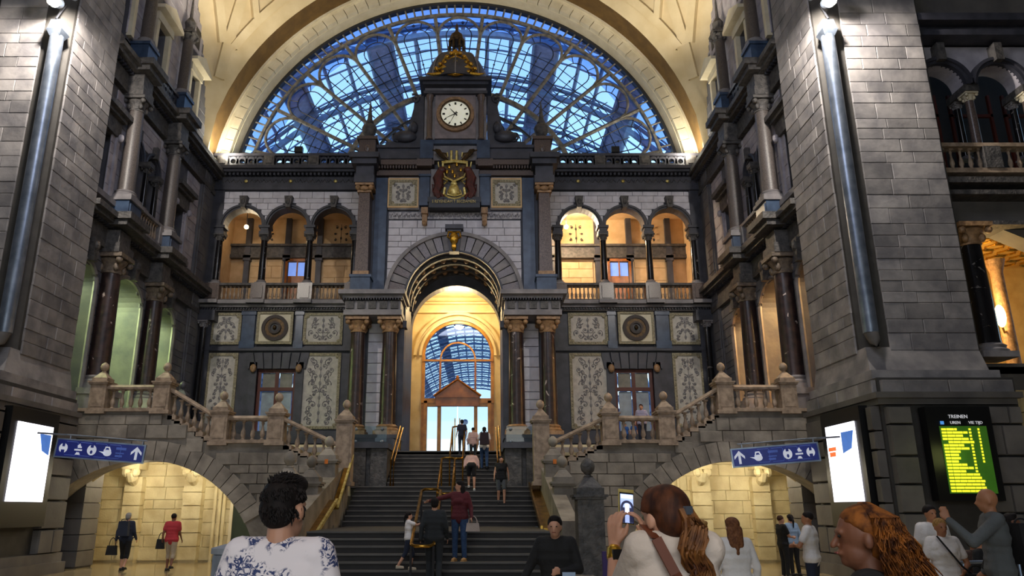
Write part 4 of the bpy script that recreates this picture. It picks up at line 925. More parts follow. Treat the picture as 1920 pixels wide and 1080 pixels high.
# ------------------------------------------------------------------ the two great piers
for s in (-1, 1):
    L_ = SIDE[s]
    def pf(x, y, z, s=s): return (X0 + s * (x + .2), y, z)
    m = M().prism([(11.45, 23.5), (11.45, 20.75), (11.7, 20.45), (12.05, 20.4), (16.6 if s < 0 else 14.55, 20.4), (16.6 if s < 0 else 14.55, 23.5)], 5.0, 27)
    m.v = [(x, z, y) for x, y, z in m.v]
    m.box(11.1, 16.6 if s < 0 else 14.6, 19.4, 23.6, 0, 5.0)
    PI_ = struct('wall_%s_pier' % L_, m.map(pf), m_mortar)
    big = 16.5 if s < 0 else 14.5
    face = 'X+' if s < 0 else 'X-'
    fB = lambda u, v, z: pf(11.45 + v, u, z)
    courses(PI_, m_pier, fB, face, 5.9, 21.5, .42, .7, 1.25, lambda z: [(20.85, 23.5)], 0, .05, 300, 'stone', .012, rs)
    fA = lambda x, v, z: pf(x, 20.4 + v, z)
    courses(PI_, m_pier, fA, 'Y', 5.9, 18.5, .42, .75, 1.3, (lambda z: [(12.1, 13.6)]) if s < 0 else (lambda z: [(12.1, big)]), 0, .05, 300, 'stone', .012, rs)
    # weathered offset, moulding and rusticated base
    obj('weathering', M().add([(11.3, 20.05, 5.2), (big, 20.05, 5.2), (big, 23.6, 5.2), (11.3, 23.6, 5.2), (11.45, 20.4, 6.0), (big, 20.4, 6.0), (big, 23.6, 6.0), (11.45, 23.6, 6.0)],
        [(0, 3, 2, 1), (4, 5, 6, 7), (0, 1, 5, 4), (1, 2, 6, 5), (2, 3, 7, 6), (3, 0, 4, 7)]).map(pf), m_pier, PI_)
    obj('offset_course', M().box(11.15, big, 19.7, 23.6, 4.95, 5.25).map(pf), m_pier, PI_)
    obj('base_moulding', M().box(10.9, big + .1, 19.15, 23.65, 4.45, 4.6).box(10.98, big, 19.25, 23.62, 4.3, 4.45).map(pf), m_pierd, PI_)
    courses(PI_, m_pier, lambda u, v, z: pf(11.1 + v, u, z), face, 4.6, 4.95, .35, .8, 1.3, lambda z: [(19.45, 23.5)], 0, .12, 400, 'stone', .02, rs)
    courses(PI_, m_pierd, lambda u, v, z: pf(11.1 + v, u, z), face, .55, 4.3, .62, 1.0, 1.4, lambda z: [(19.45, 19.75), (22.25, 23.5)], 0, .22, 400, 'rusticated_stone', .05, rs)
    courses(PI_, m_pierd, lambda x, v, z: pf(x, 19.4 + v, z), 'Y', .55, 4.3, .62, .55, .9, (lambda z: [(11.15, 12.0)]) if s < 0 else (lambda z: [(11.15, 11.75), (13.4, big)]), 0, .22, 400, 'rusticated_stone', .05, rs)
    courses(PI_, m_pier, lambda x, v, z: pf(x, 19.4 + v, z), 'Y', 4.6, 4.95, .35, .8, 1.3, lambda z: [(11.15, big)], 0, .12, 400, 'stone', .02, rs)
    obj('plinth_block', M().box(10.8, big + .2, 18.95, 23.7, 0, .3).box(10.9, big + .1, 19.1, 23.65, .3, .55).map(pf), m_pierd, PI_)
    # drain pipe with floodlights
    t = thing('downpipe', 'fat grey zinc downpipe on the corner of the %s pier' % L_, 'pipe', pf(11.55, 20.2, 6.1))
    obj('tube', M().tube([(11.55, 20.2, 6.35), (11.55, 20.2, 15.6)], .2, 16).map(pf), m_zinc, t, True)
    obj('outlet', M().tube([(11.55, 20.2, 6.4), (11.58, 20.1, 6.1), (11.6, 20.0, 5.9)], [.19, .15, .06], 12).map(pf), m_pierd, t, True)
    obj('hopper', M().frus(11.55, 20.2, 15.55, 15.75, .15, .24).frus(11.55, 20.2, 15.75, 16.1, .22, .17).map(pf), m_zinc, t)
    t = thing('floodlights', 'cluster of bright floodlights at the head of the %s downpipe' % L_, 'floodlight', pf(11.5, 19.9, 16.5))
    glow = mat('floodlight_glow', '#fff3d8', emit=30, ecol='#fff0cc'); glow2 = mat('floodlight_small_glow', '#fff3d8', emit=9, ecol='#fff0cc')
    for i, (dx, dz, gm, R) in enumerate(((.05, 16.5, glow, .2), (-.55, 16.75, glow2, .13), (.5, 16.7, glow2, .12))):
        obj('lamp_body', M().tube([(11.55 - dx, 19.95, dz + .1), (11.55 - dx, 19.7, dz)], [R * .8, R], 12).map(pf), m_zinc, t, True)
        if gm is not m_zinc: obj('lamp_glass', M().ball((11.55 - dx, 19.64, dz), (R, .06, R), 12, 6).map(pf), gm, t, True)
    obj('bracket', M().tube([(10.9, 20.0, 16.85), (12.2, 20.0, 16.85)], .03, 6).tube([(11.55, 20.0, 16.1), (11.55, 20.4, 16.9)], .03, 6).map(pf), m_irond, t)
    # light box poster
    t = thing('light_box', 'tall black frame with a glowing white advertising screen on the %s pier' % L_, 'screen', pf(10.9, 21, 1.3))
    obj('frame', M().box(10.75, 11.1, 19.85, 22.15, 1.3, 4.35).map(pf), m_blk, t)
    obj('screen', M().box(10.72, 10.76, 20.15, 21.85, 1.95, 3.98).map(pf), mat('white_screen', '#ffffff', emit=2.2, ecol='#f6f3ff'), t)
    yb = (21.2, 21.75) if s < 0 else (20.2, 20.9)
    obj('picture', M().prism([(yb[0], 3.75), (yb[1], 3.75), (yb[1], 3.2), (yb[0] + .2, 3.3)], -10.71, -10.7).map(lambda x, y, z: (-y, x, z)).map(pf), mat('poster_blue', '#4a76c4', emit=.8, ecol='#4a76c4'), t)
    if s > 0:
        obj('picture', M().box(10.7, 10.71, 21.3, 21.75, 3.3, 3.4).box(10.7, 10.71, 21.35, 21.7, 3.15, 3.27).map(pf), mat('poster_orange', '#e8703a', emit=1, ecol='#e8703a'), t)
# ------------------------------------------------------------------ departure board on the right pier
bx0, bx1 = 11.0, 12.6
t = thing('departure_board', 'black departure board with yellow lettering on green', 'departure board', (11.7, 19.1, 1.9))
obj('frame', M().box(bx0, bx1, 18.95, 19.25, 1.95, 4.2), m_blk, t)
m_yel = mat('board_yellow', '#e8e03a', emit=1.1, ecol='#e6e02c'); m_grn = mat('board_green', '#3c6e1c', emit=.25, ecol='#3f7a1a')
obj('screen', M().box(bx0 + .28, bx1 - .17, 18.93, 18.96, 2.12, 3.72), m_grn, t)
wl = mat('board_white', '#d8d8e0', emit=.5, ecol='#d8d8e0')
text('TREINEN', .12, (bx0 + .78, 18.94, 3.95), (pi / 2, 0, 0), wl, t)
text('UREN', .1, (bx0 + .68, 18.92, 3.80), (pi / 2, 0, 0), wl, t); text('VIE TIJD', .1, (bx0 + 1.18, 18.92, 3.80), (pi / 2, 0, 0), wl, t)
obj('pictogram', M().box(bx0 + .32, bx0 + .4, 18.92, 18.94, 3.76, 3.84), mat('picto_blue', '#4d8fd8', emit=.8, ecol='#4d8fd8'), t)
rb = random.Random(9); rows = 20; lens = [3, 5, 4, 5, 6, 4, 5.2, 3, 3, 3.2, 2.8, 4, 5, 3.6, 6, 6.6, 6.8, 6.6, 6.9, 6.8]
for k in range(rows):
    z = 3.64 - k * .077; ml = M(); x = bx0 + .31; end = x + lens[k] * .125
    if k != 4: ml.box(x, x + .05, 18.915, 18.93, z - .026, z + .026).box(x + .06, x + .11, 18.915, 18.93, z - .026, z + .026)
    x += .13
    while x < end - .05:
        l = rb.uniform(.1, .26); l = min(l, end - x)
        ml.box(x, x + l, 18.915, 18.93, z - .027, z + .027); x += l + .018
    if k < 14: ml.box(bx0 + .98, bx0 + 1.03, 18.915, 18.93, z - .024, z + .024)
    if k < 11: ml.box(bx0 + 1.2, bx0 + 1.24, 18.915, 18.93, z - .026, z + .026)
    obj('text_row', ml, m_yel, t)
light('POINT', 'board_glow', (11.4, 18.5, 3), 6, (.9, 1, .3), .3)

# ------------------------------------------------------------------ the bay beyond the right pier
BW = struct('wall_right_bay', M().box(13.3, 24, 21.2, 21.8, 0, 5.7).prof([13.3, 13.55, 15.5, 24], lambda x: 5.7 if x < 13.55 or x > 22 else 9.7, lambda x: 11.4, 21.2, 21.9).box(13.3, 24, 21.2, 21.9, 15.9, 21), m_pierd)
courses(BW, mat('bay_yellow_stone', '#b09a68', var=.12, nscale=2, col2='#93805a', bump=.3), lambda *p: p, 'Y', .6, 5.0, .5, .6, 1.1, lambda z: [(13.5, 16.8)], 21.2, .1, 300, 'stone', .025, rs)
for zz, h in ((9.7, .12), (10.6, .14), (10.95, .18)): obj('cornice', M().box(13.1, 24, 20.75 - (zz - 9.7) * .15, 21.2, zz, zz + h), m_dark2, BW)
cr_ = M()
def bay_lo(x):
    for c in (14.45, 16.25, 18.05):
        if abs(x - c) < .72: return 14.5 + sqrt(.72 ** 2 - (x - c) ** 2)
    return 14.5
xs = sorted({13.3, 19.2} | {c - .72 * cos(pi * i / 16) for c in (14.45, 16.25, 18.05) for i in range(17)})
obj('arcade_wall', M().prof(xs, bay_lo, lambda x: 15.95, 21.2, 21.8), m_sidel, BW)
for c in (14.45, 16.25, 18.05):
    for r0, r1, y in ((.72, .82, 21.05), (.82, .92, 20.98)): obj('archivolt', M().ring(c, 14.5, r0, r1, 0, pi, 18, y, 21.25), m_dark, BW, True)
    obj('keystone', M().box(c - .12, c + .12, 20.85, 21.2, 15.25, 15.85), m_dark2, BW)
    obj('casement', M().box(c - .7, c - .62, 22.6, 22.7, 11.5, 15).box(c + .62, c + .7, 22.6, 22.7, 11.5, 15).box(c - .7, c + .7, 22.6, 22.7, 13.0, 13.1).box(c - .7, c + .7, 22.6, 22.7, 14.2, 14.3), m_redw, BW)
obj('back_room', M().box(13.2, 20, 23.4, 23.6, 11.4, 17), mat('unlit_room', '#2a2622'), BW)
obj('top_cornice', M().box(13.2, 20, 20.6, 21.2, 15.95, 16.15).box(13.2, 20, 20.4, 21.2, 16.35, 16.6).box(13.2, 20, 20.8, 21.2, 16.15, 16.35), m_dark, BW)
for i, x in enumerate((13.6, 15.35, 17.15)):
    column(x, 21.35, 12.3, 14.3, .14, m_granite, 'small granite column of the upper bay arcade beyond the right pier, %s' % ('beside the pier', 'between first and second arch', 'between second and third arch')[i], 'bay arcade columns', m_grey, m_ring, 12)
    column(x + (.0 if i else .3), 21.95, 12.3, 14.3, .11, m_black, 'slim black rear column of the upper bay arcade, %s' % ('beside the pier', 'between first and second arch', 'between second and third arch')[i], 'bay rear columns', m_grey, m_grey, 10)
    obj('impost', M().box(x - .22, x + .22, 21.1, 22.1, 14.3, 14.52), m_dark2, BW)
t = thing('balustrade', 'stone balcony balustrade of the bay beyond the right pier', 'balustrade', (16, 21, 11.4))
obj('rail', M().box(13.4, 20, 20.75, 21.15, 12.2, 12.32), m_bal, t); obj('plinth', M().box(13.4, 20, 20.75, 21.15, 11.35, 11.5), m_bal, t)
for x in (13.55, 15.3, 17.1): obj('post', M().box(x - .25, x + .25, 20.72, 21.2, 11.5, 12.2), m_dark2, t)
for x0_ in (13.9, 15.65, 17.45):
    for k in range(5): obj('baluster', bal_mesh(.7, 1.0), None, t, loc=(x0_ + k * .28, 20.95, 11.5))
column(14.22, 20.95, 5.75, 9.7, .33, m_black, 'large black marble column beside the golden opening beyond the right pier', None, m_grey, m_cap, 20)
# golden room behind it
GR = struct('wall_right_gold_room', M().box(13.3, 24, 26.5, 26.7, 5.5, 11).box(13.3, 24, 21.9, 26.7, 10.2, 10.4).box(13.1, 13.3, 21.9, 26.7, 5.5, 11), mat('gold_room_plaster', '#d9b15c', nscale=2, col2='#c69a45'))
obj('room_floor', M().box(13.3, 24, 21.2, 26.7, 5.4, 5.6), m_grey, GR)
ptn = M()
for i in range(9):
    for j in range(7):
        ptn.tube([(14 + i * .8 + .3 * cos(a), 22.3 + j * .6 + .3 * sin(a), 10.18) for a in [k * pi / 3 for k in range(6)]], .04, 4, True)
o = obj('ceiling_relief', ptn, m_gold, GR); o['kind'] = 'stuff'
for x in (16.45, 18.0): obj('inner_column', M().lathe(x, 23.2, [(.25, 0), (.2, .3), (.18, 3.4), (.3, 3.8)], 12, 5.6), m_cap, GR, True)
t = thing('wall_lamp', 'glowing wall lamp inside the golden room at the right edge', 'lamp', (16.1, 22.9, 7.2))
obj('globe', M().ball((16.1, 22.9, 7.5), (.15, .15, .36)), mat('gold_lamp', '#ffdc90', emit=14, ecol='#ffd080'), t, True); obj('arm', M().tube([(16.1, 22.9, 7.15), (16.2, 23.0, 7.0), (16.42, 23.15, 7.1)], .03), m_brass, t)
light('POINT', 'gold_room_light', (15.2, 23.0, 7.8), 330, (1, .70, .30), .3)
t = thing('bay_lamp', 'small glowing lamp on the yellow stones at the right edge', 'lamp', (13.35, 20.8, 4.0))
obj('globe', M().ball((13.55, 20.75, 3.9), .1), MATS['gold_lamp'], t, True); obj('arm', M().tube([(13.55, 20.75, 3.9), (13.55, 21.2, 3.9)], .02), m_irond, t)
light('POINT', 'bay_lamp_light', (13.55, 20.4, 3.8), 30, (1, .76, .45), .1)

# ------------------------------------------------------------------ the central staircase
ST = thing('staircase', 'broad dark stone staircase rising in three flights to the glazed doors', 'stairs', (X0, 15.4, 0))
stepm = {}
def step(hw, y0, y1, z0, z1):
    o = obj('step', M().box(X0 - hw, X0 + hw, y0 + .02, y1, z0, z1), m_step, ST)
    obj('nosing', M().box(X0 - hw, X0 + hw, y0, y0 + .05, z1 - .035, z1 + .004), m_nose, o)
z = 0; y = 15.4
for k in range(9):   # first flight
    step(2.75, y, 23.6 if k == 8 else y + .9, z, z + .142); z += .142; y += .325
y = 23.5
for k in range(8):
    step(2.9 , y, 26.4 if k == 7 else y + .9, z, z + .15); z += .15; y += .3
y = 26.3
for k in range(9):
    step(1.95, y, 29.6 if k == 8 else y + .9, z, z + .15); z += .15; y += .3
ZT = z
obj('upper_landing', M().box(X0 - 4.6, X0 + 4.6, 28.72, 39.4, ZT - .4, ZT), m_step, ST)
obj('understructure', M().box(X0 - 3.0, X0 + 3.0, 18.1, 23.6, 0, 1.1).box(X0 - 2.9, X0 + 2.9, 26.6, 36, 0, 2.2), m_step, ST)
for s in (-1, 1):
    f_ = sx(s); L_ = SIDE[s]
    # pedestal blocks on the second landing
    t = thing('plinth_block', 'paired dark stone plinth beside the upper flight, %s side' % L_, 'plinth', f_(2.6, 26.6, 2.4))
    obj('body', M().box(2.0, 2.55, 26.4, 28.8, 2.45, 3.75).box(2.72, 3.3, 26.4, 28.8, 2.45, 3.75).box(2.5, 2.75, 26.6, 28.8, 2.45, 3.75).map(f_), m_dark2, t)
    obj('slab', M().box(1.95, 3.4, 26.25, 28.9, 3.75, 3.92).map(f_), m_dark, t)
    obj('pedestal_base', M().box(2.1, 4.6, 28.9, 31.2, 3.83, 4.3).map(f_), m_dark, t)
    t = thing('glass_panel', 'low clear glass screen with metal clips on the %s plinth' % L_, 'glass panel', f_(2.6, 26.5, 3.92))
    obj('pane', M().box(2.05, 3.3, 26.5, 26.52, 3.98, 4.5).map(f_), glass('screen_glass', '#dfe9ec', .02), t)
    for x in (2.2, 3.1):
        for zz in (3.98, 4.4): obj('clip', M().ball((x, 26.47, zz), .06, 8, 6).map(f_), m_zinc, t)
    # landing strips either side, under the side stairs
    # string wall with brass ramp along the second flight
    t = thing('string_wall', 'low sloping stone wall with a brass ramp beside the second flight, %s side' % L_, 'wall', f_(3.1, 22, 1.28))
    obj('body', M().add([(3.02, 18.2, 0), (3.4, 18.2, 0), (3.4, 24.0, 0), (3.02, 24.0, 0), (3.02, 18.2, 1.5), (3.4, 18.2, 1.5), (3.4, 24.0, 3.0), (3.02, 24.0, 3.0)],
        [(0, 3, 2, 1), (4, 5, 6, 7), (0, 1, 5, 4), (1, 2, 6, 5), (2, 3, 7, 6), (3, 0, 4, 7)]).map(f_), m_stairw, t)
    rp_ = lambda x0_, x1_, y0, y1, z0, z1, h: M().add([(x0_, y0, z0), (x1_, y0, z0), (x1_, y1, z1), (x0_, y1, z1), (x0_, y0, z0 + h), (x1_, y0, z0 + h), (x1_, y1, z1 + h), (x0_, y1, z1 + h)], [(0, 3, 2, 1), (4, 5, 6, 7), (0, 1, 5, 4), (1, 2, 6, 5), (2, 3, 7, 6), (3, 0, 4, 7)])
    if s > 0:
        obj('brass_ramp', rp_(2.76, 3.1, 20.2, 24.9, 1.2, 2.42, .1).map(f_), m_brass, t); obj('brass_edge', rp_(2.68, 2.74, 20.2, 24.9, 1.2, 2.42, .16).map(f_), m_brass, t)
        obj('brass_rail', rp_(3.42, 3.52, 22.4, 24.2, 2.3, 3.2, .12).map(f_), m_brass, t)
    else:
        obj('brass_ramp', rp_(2.8, 3.0, 22.2, 24.3, 1.75, 3.2, .06).map(f_), m_brass, t); obj('brass_edge', rp_(2.78, 2.84, 22.1, 24.3, 1.8, 3.3, .1).map(f_), m_goldy, t)
        obj('brass_slide', rp_(2.85, 3.15, 18.9, 21.9, 1.0, 1.95, .06).map(f_), m_brass, t); obj('brass_edge', rp_(2.78, 2.84, 18.9, 21.9, 1.0, 1.95, .1).map(f_), m_goldy, t)
    obj('foot_wall', rp_(2.78, 3.4, 15.6, 18.3, 0, 0, .5).map(f_), m_stairw, t)
    # rail of the top flight
    t = thing('handrail', 'polished brass handrail climbing beside the top flight, %s side' % L_, 'handrail', f_(1.9, 26.5, 2.5))
    obj('rail', M().tube([(1.85, 26.3, 2.5), (1.85, 26.3, 3.35), (1.85, 29.0, 4.75), (1.85, 29.0, 3.9)], .035, 8).tube([(1.75, 26.3, 2.5), (1.75, 26.3, 3.3), (1.75, 29.0, 4.7)], .03, 8).map(f_), m_brass, t, True)
# double rails in the middle of the flights: closed brass loops on posts
def loop(y0, z0, y1, z1, cx, label, w0=.22):
    t = thing('centre_handrail', label, 'handrail', (cx, y0, z0))
    h = .92
    P4 = [(cx - w0, y0, z0 + h), (cx + w0, y0, z0 + h), (cx + w0, y1, z1 + h), (cx - w0, y1, z1 + h)]
    pts = []
    for i in range(4):
        a, b = Vector(P4[i]), Vector(P4[(i + 1) % 4]); d = (b - a).normalized()
        pts += [a + d * .08, b - d * .08]
    obj('rail', M().tube(pts, .032, 8, True), m_brass, t, True)
    for (yy, zz) in ((y0 + .05, z0), (y1 - .05, z1)):
        for sg in (-1, 1): obj('post', M().tube([(cx + sg * w0, yy, zz - .02), (cx + sg * w0, yy, zz + h)], .025, 8), m_brass if yy > 20 else m_irond, t)
loop(15.7, .142, 18.3, 1.28, X0 + .02, 'brass double handrail in the middle of the lowest flight')
loop(23.3, 1.28, 25.9, 2.48, X0 + .1, 'brass double handrail in the middle of the second flight')
loop(26.2, 2.48, 29.0, 3.83, X0 + .35, 'brass double handrail in the middle of the top flight')

# ------------------------------------------------------------------ stair walls with the wide arches and balustrades
AC, ACZ, AR2 = 9.12, -.5, 3.70
def zb(x):   # foot of the balustrade
    if x < 3.3: return 2.9
    if x < 5.05: return 3.0 + (x - 3.3) / 1.75 * .75
    if x < 7.15: return 3.75
    if x < 8.75: return 3.8 + (x - 7.15) / 1.6 * .92
    return 4.72
for s in (-1, 1):
    f_ = sx(s); L_ = SIDE[s]
    wm = M(); xs = sorted({3.0, 3.3, 5.05, 7.15, 8.75, 12.3} | {AC - AR2 * cos(pi * i / 40) for i in range(41)} | {3.3 + .29 * i for i in range(6)} | {7.15 + .265 * i for i in range(6)})
    xs = [x for x in xs if x <= 12.3]
    lo_ = lambda x: max(0, ACZ + sqrt(max(AR2 ** 2 - (x - AC) ** 2, 0))) if abs(x - AC) < AR2 else 0
    def zst(x):
        if 3.3 <= x < 5.05: return 2.9 + int((x - 3.3) / .29) * .145
        if 7.15 <= x < 8.75: return 3.75 + int((x - 7.15) / .265) * .165
        return zb(x) - .02
    wm.prof(xs, lo_, zst, 24.0, 24.8)
    SW = struct('wall_%s_stair' % L_, wm.map(f_), m_stairw)
    voussoirs(SW, f_, AC, ACZ, AR2, AR2 + .6, radians(12), radians(150), 27, 23.93, 24.1, [m_stairw], gap=.003)
    def ints2(z):
        R = AR2 + .62; h = sqrt(max(R * R - (z - ACZ) ** 2, 0)) if abs(z - ACZ) < R else 0
        top = 12.2; left = 3.05
        while left < 12 and zst(left + .02) < z + .16: left += .05
        a, b = left, top
        if h: return [q_ for q_ in ((a, AC - h), (AC + h, b)) if q_[1] - q_[0] > .1]
        return [(a, b)] if b - a > .1 else []
    courses(SW, m_stairw, f_, 'Y', .02, 4.6, .34, .55, 1.0, ints2, 24.0, .07, 300, 'stone', .018, rs)
    # steps of the side stair (seen edge-on) and landings behind
    for k in range(6):
        a = 3.3 + .29 * k; obj('stair_step', M().box(a, a + .3, 24.06, 26.6, 2.5, 2.92 + .145 * k).map(f_), m_grey, SW)
    for k in range(6):
        a = 7.15 + .265 * k; obj('stair_step', M().box(a, a + .27, 24.06, 26.6, 3.4, 3.77 + .165 * k).map(f_), m_grey, SW)
    obj('landing', M().box(5.0, 7.2, 24.8, 35, 3.5, 3.75).box(8.7, 12.1, 24.8, 35, 4.4, 4.72).box(3.0, 5.0, 26.6, 35, 3.5, 3.8).box(7.2, 8.7, 26.6, 35, 3.5, 3.8).map(f_), m_grey, SW)
    # copings
    cp = M()
    for a, b in ((5.0, 7.2), (8.7, 12.0)): cp.box(a, b, 23.86, 24.4, zb(a + .1) - .03, zb(a + .1) + .07)
    obj('coping', cp.map(f_), m_bal, SW)
    # newels
    lab = {3.05: 'at the foot of', 5.2: 'at the inner end of the lower landing of', 6.95: 'at the outer end of the lower landing of', 8.85: 'at the top of', 10.85: 'beside the pier above'}
    for x in (3.05, 5.2, 6.95, 8.85, 10.85):
        z0_ = zb(x) - .1 if x > 3.2 else 2.45; z1_ = (4.35 if x < 3.2 else zb(x + .2 if x < 8 else x) + .82)
        p = f_(x, 24.15, z0_)
        newel(p[0], p[1], z0_, z1_, 'ball-topped newel %s the %s side stair' % (lab[x], L_), .25, 1.15, mt=m_bal if s < 0 else m_bal, grp=None)
    # balustrades: level and raking
    for i, (a, b, n) in enumerate(((3.3, 4.95, 6), (5.5, 6.7, 4), (7.25, 8.6, 6), (9.15, 10.6, 5))):
        nm = ('lower sloping', 'lower level', 'upper sloping', 'upper level')[i]
        t = thing('balustrade', '%s run of the %s side stair balustrade' % (nm, L_), 'balustrade', f_(a, 24.15, zb(a)), 'side stair balustrades')
        za, zb_ = zb(a), zb(b)
        rail = M().add([(q_, yy, (zb(q_) if i in (0, 2) else za) + hh) for q_ in (a - .1, b + .1) for yy, hh in ((23.98, .68), (24.34, .68), (24.36, .74), (24.3, .82), (24.02, .82), (23.96, .74))], [(0, 1, 7, 6), (1, 2, 8, 7), (2, 3, 9, 8), (3, 4, 10, 9), (4, 5, 11, 10), (5, 0, 6, 11), (0, 5, 4, 3, 2, 1), (6, 7, 8, 9, 10, 11)])
        obj('rail', rail.map(f_), m_bal, t)
        for k in range(n):
            x = a + (b - a) * (k + .5) / n; zz = zb(x) if i in (0, 2) else za + .06
            o = obj('baluster', bal_mesh(.64, 1.15), None, t, loc=f_(x, 24.15, zz))
            if i in (0, 2): obj('foot_block', M().box(x - .13, x + .13, 24.0, 24.32, zz - .12, zz + .01).map(f_), m_bal, t)
    # newels down the central stair
    for (x, y, z0_, z1_, nm) in ((3.3, 22.9, 1.2, 3.05, 'upper'), (3.35, 20.9, .6, 2.35, 'middle')):
        p = f_(x, y, 0); newel(p[0], p[1], z0_, z1_, 'weathered stone newel with pine finial, %s one on the %s of the central stair' % (nm, L_), .26, 1.25, sticker=(nm == 'upper'), mt=m_stairw)
    if s > 0:
        p = f_(3.42, 16.5, 0); newel(p[0], p[1], 0, 1.95, 'large weathered stone newel at the foot of the stair on the right', .27, 1.35, mt=m_dark2)
    else:
        p = f_(3.45, 18.9, 0); newel(p[0], p[1], 0, 2.25, 'weathered stone newel behind the dark-haired man on the left', .24, 1.4, mt=m_stairw)

    # passage behind the arch
    m_pass = mat('passage_stone', '#d8cca6', rough=.65, nscale=2, col2='#c0b088', var=.07, bump=.3)
    CR = struct('wall_%s_passage' % L_, M().box(3.3, 13.2, 28.0, 28.2, 0, 4.0).box(3.3, 13.2, 24.8, 28.2, 3.4, 3.5).box(12.7, 13.2, 24.8, 28.2, 0, 4).box(3.2, 3.35, 24.8, 28.2, 0, 3.9).map(f_), m_pass)
    courses(CR, m_pass, f_, 'Y', .05, 3.4, .4, .7, 1.1, lambda z: [(3.6, 12.6)], 28.0, .05, 300, 'stone', .012, rs)
    for x, w_2 in ((11.0, .3), (8.9, .32)):
        mm = M()
        for k in range(6): mm.box(x - w_2, x + w_2, 27.6, 28, .1 + k * .45, .1 + k * .45 + .41)
        mm.box(x - w_2 * .9, x + w_2 * .9, 27.65, 28, 0, 2.85)
        obj('pilaster', mm.map(f_), m_pass, CR)
        obj('bracket', M().box(x - w_2, x + w_2, 27.2, 28, 3.1, 3.4).tube([(x, 27.3, 3.05), (x, 27.45, 2.8), (x, 27.75, 2.6)], [.22, .2, .12], 10).ball((x - .15, 27.3, 3.0), .17, 8, 6).ball((x + .15, 27.3, 3.0), .17, 8, 6).map(f_), m_pass, CR)
    for x in (8.0, 8.18, 7.85): obj('wall_pipe', M().tube([(x, 27.9, 0), (x, 27.9, 3.4)], .06, 8).map(f_), m_pass, CR)
    obj('door_leaf', M().box(6.75, 7.5, 27.85, 27.98, 0, 3.0).map(f_), mat('dark_green_door', '#2f3a2c', rough=.4), CR); obj('door_frame', M().box(6.6, 6.75, 27.8, 28, 0, 3.1).box(7.5, 7.6, 27.8, 28, 0, 3.1).map(f_), m_ring, CR)
    # jamb with curled bracket beside the pier, its unlit darkness put into the colour
    mm = M()
    for k in range(6): mm.box(11.3, 12.3, 24.9, 26.0, .05 + k * .48, .05 + k * .48 + .45)
    mm.box(11.35, 12.3, 24.95, 26, 0, 3.4)
    obj('jamb', mm.map(f_), m_pierd, CR)
    for k in range(3): obj('curl', M().tube([(11.25 - k * .14, 25.2, 3.3), (11.1 - k * .14, 25.2, 2.95), (11.3 - k * .05, 25.25, 2.75), (11.35, 25.3, 2.65)], .07, 8).map(f_), m_pass if k else m_pierd, CR)
    for x in (5.5, 8.0, 10.3): light('POINT', 'passage_light', f_(x, 26.3, 3.0), 74, (1, .9, .68), .25)
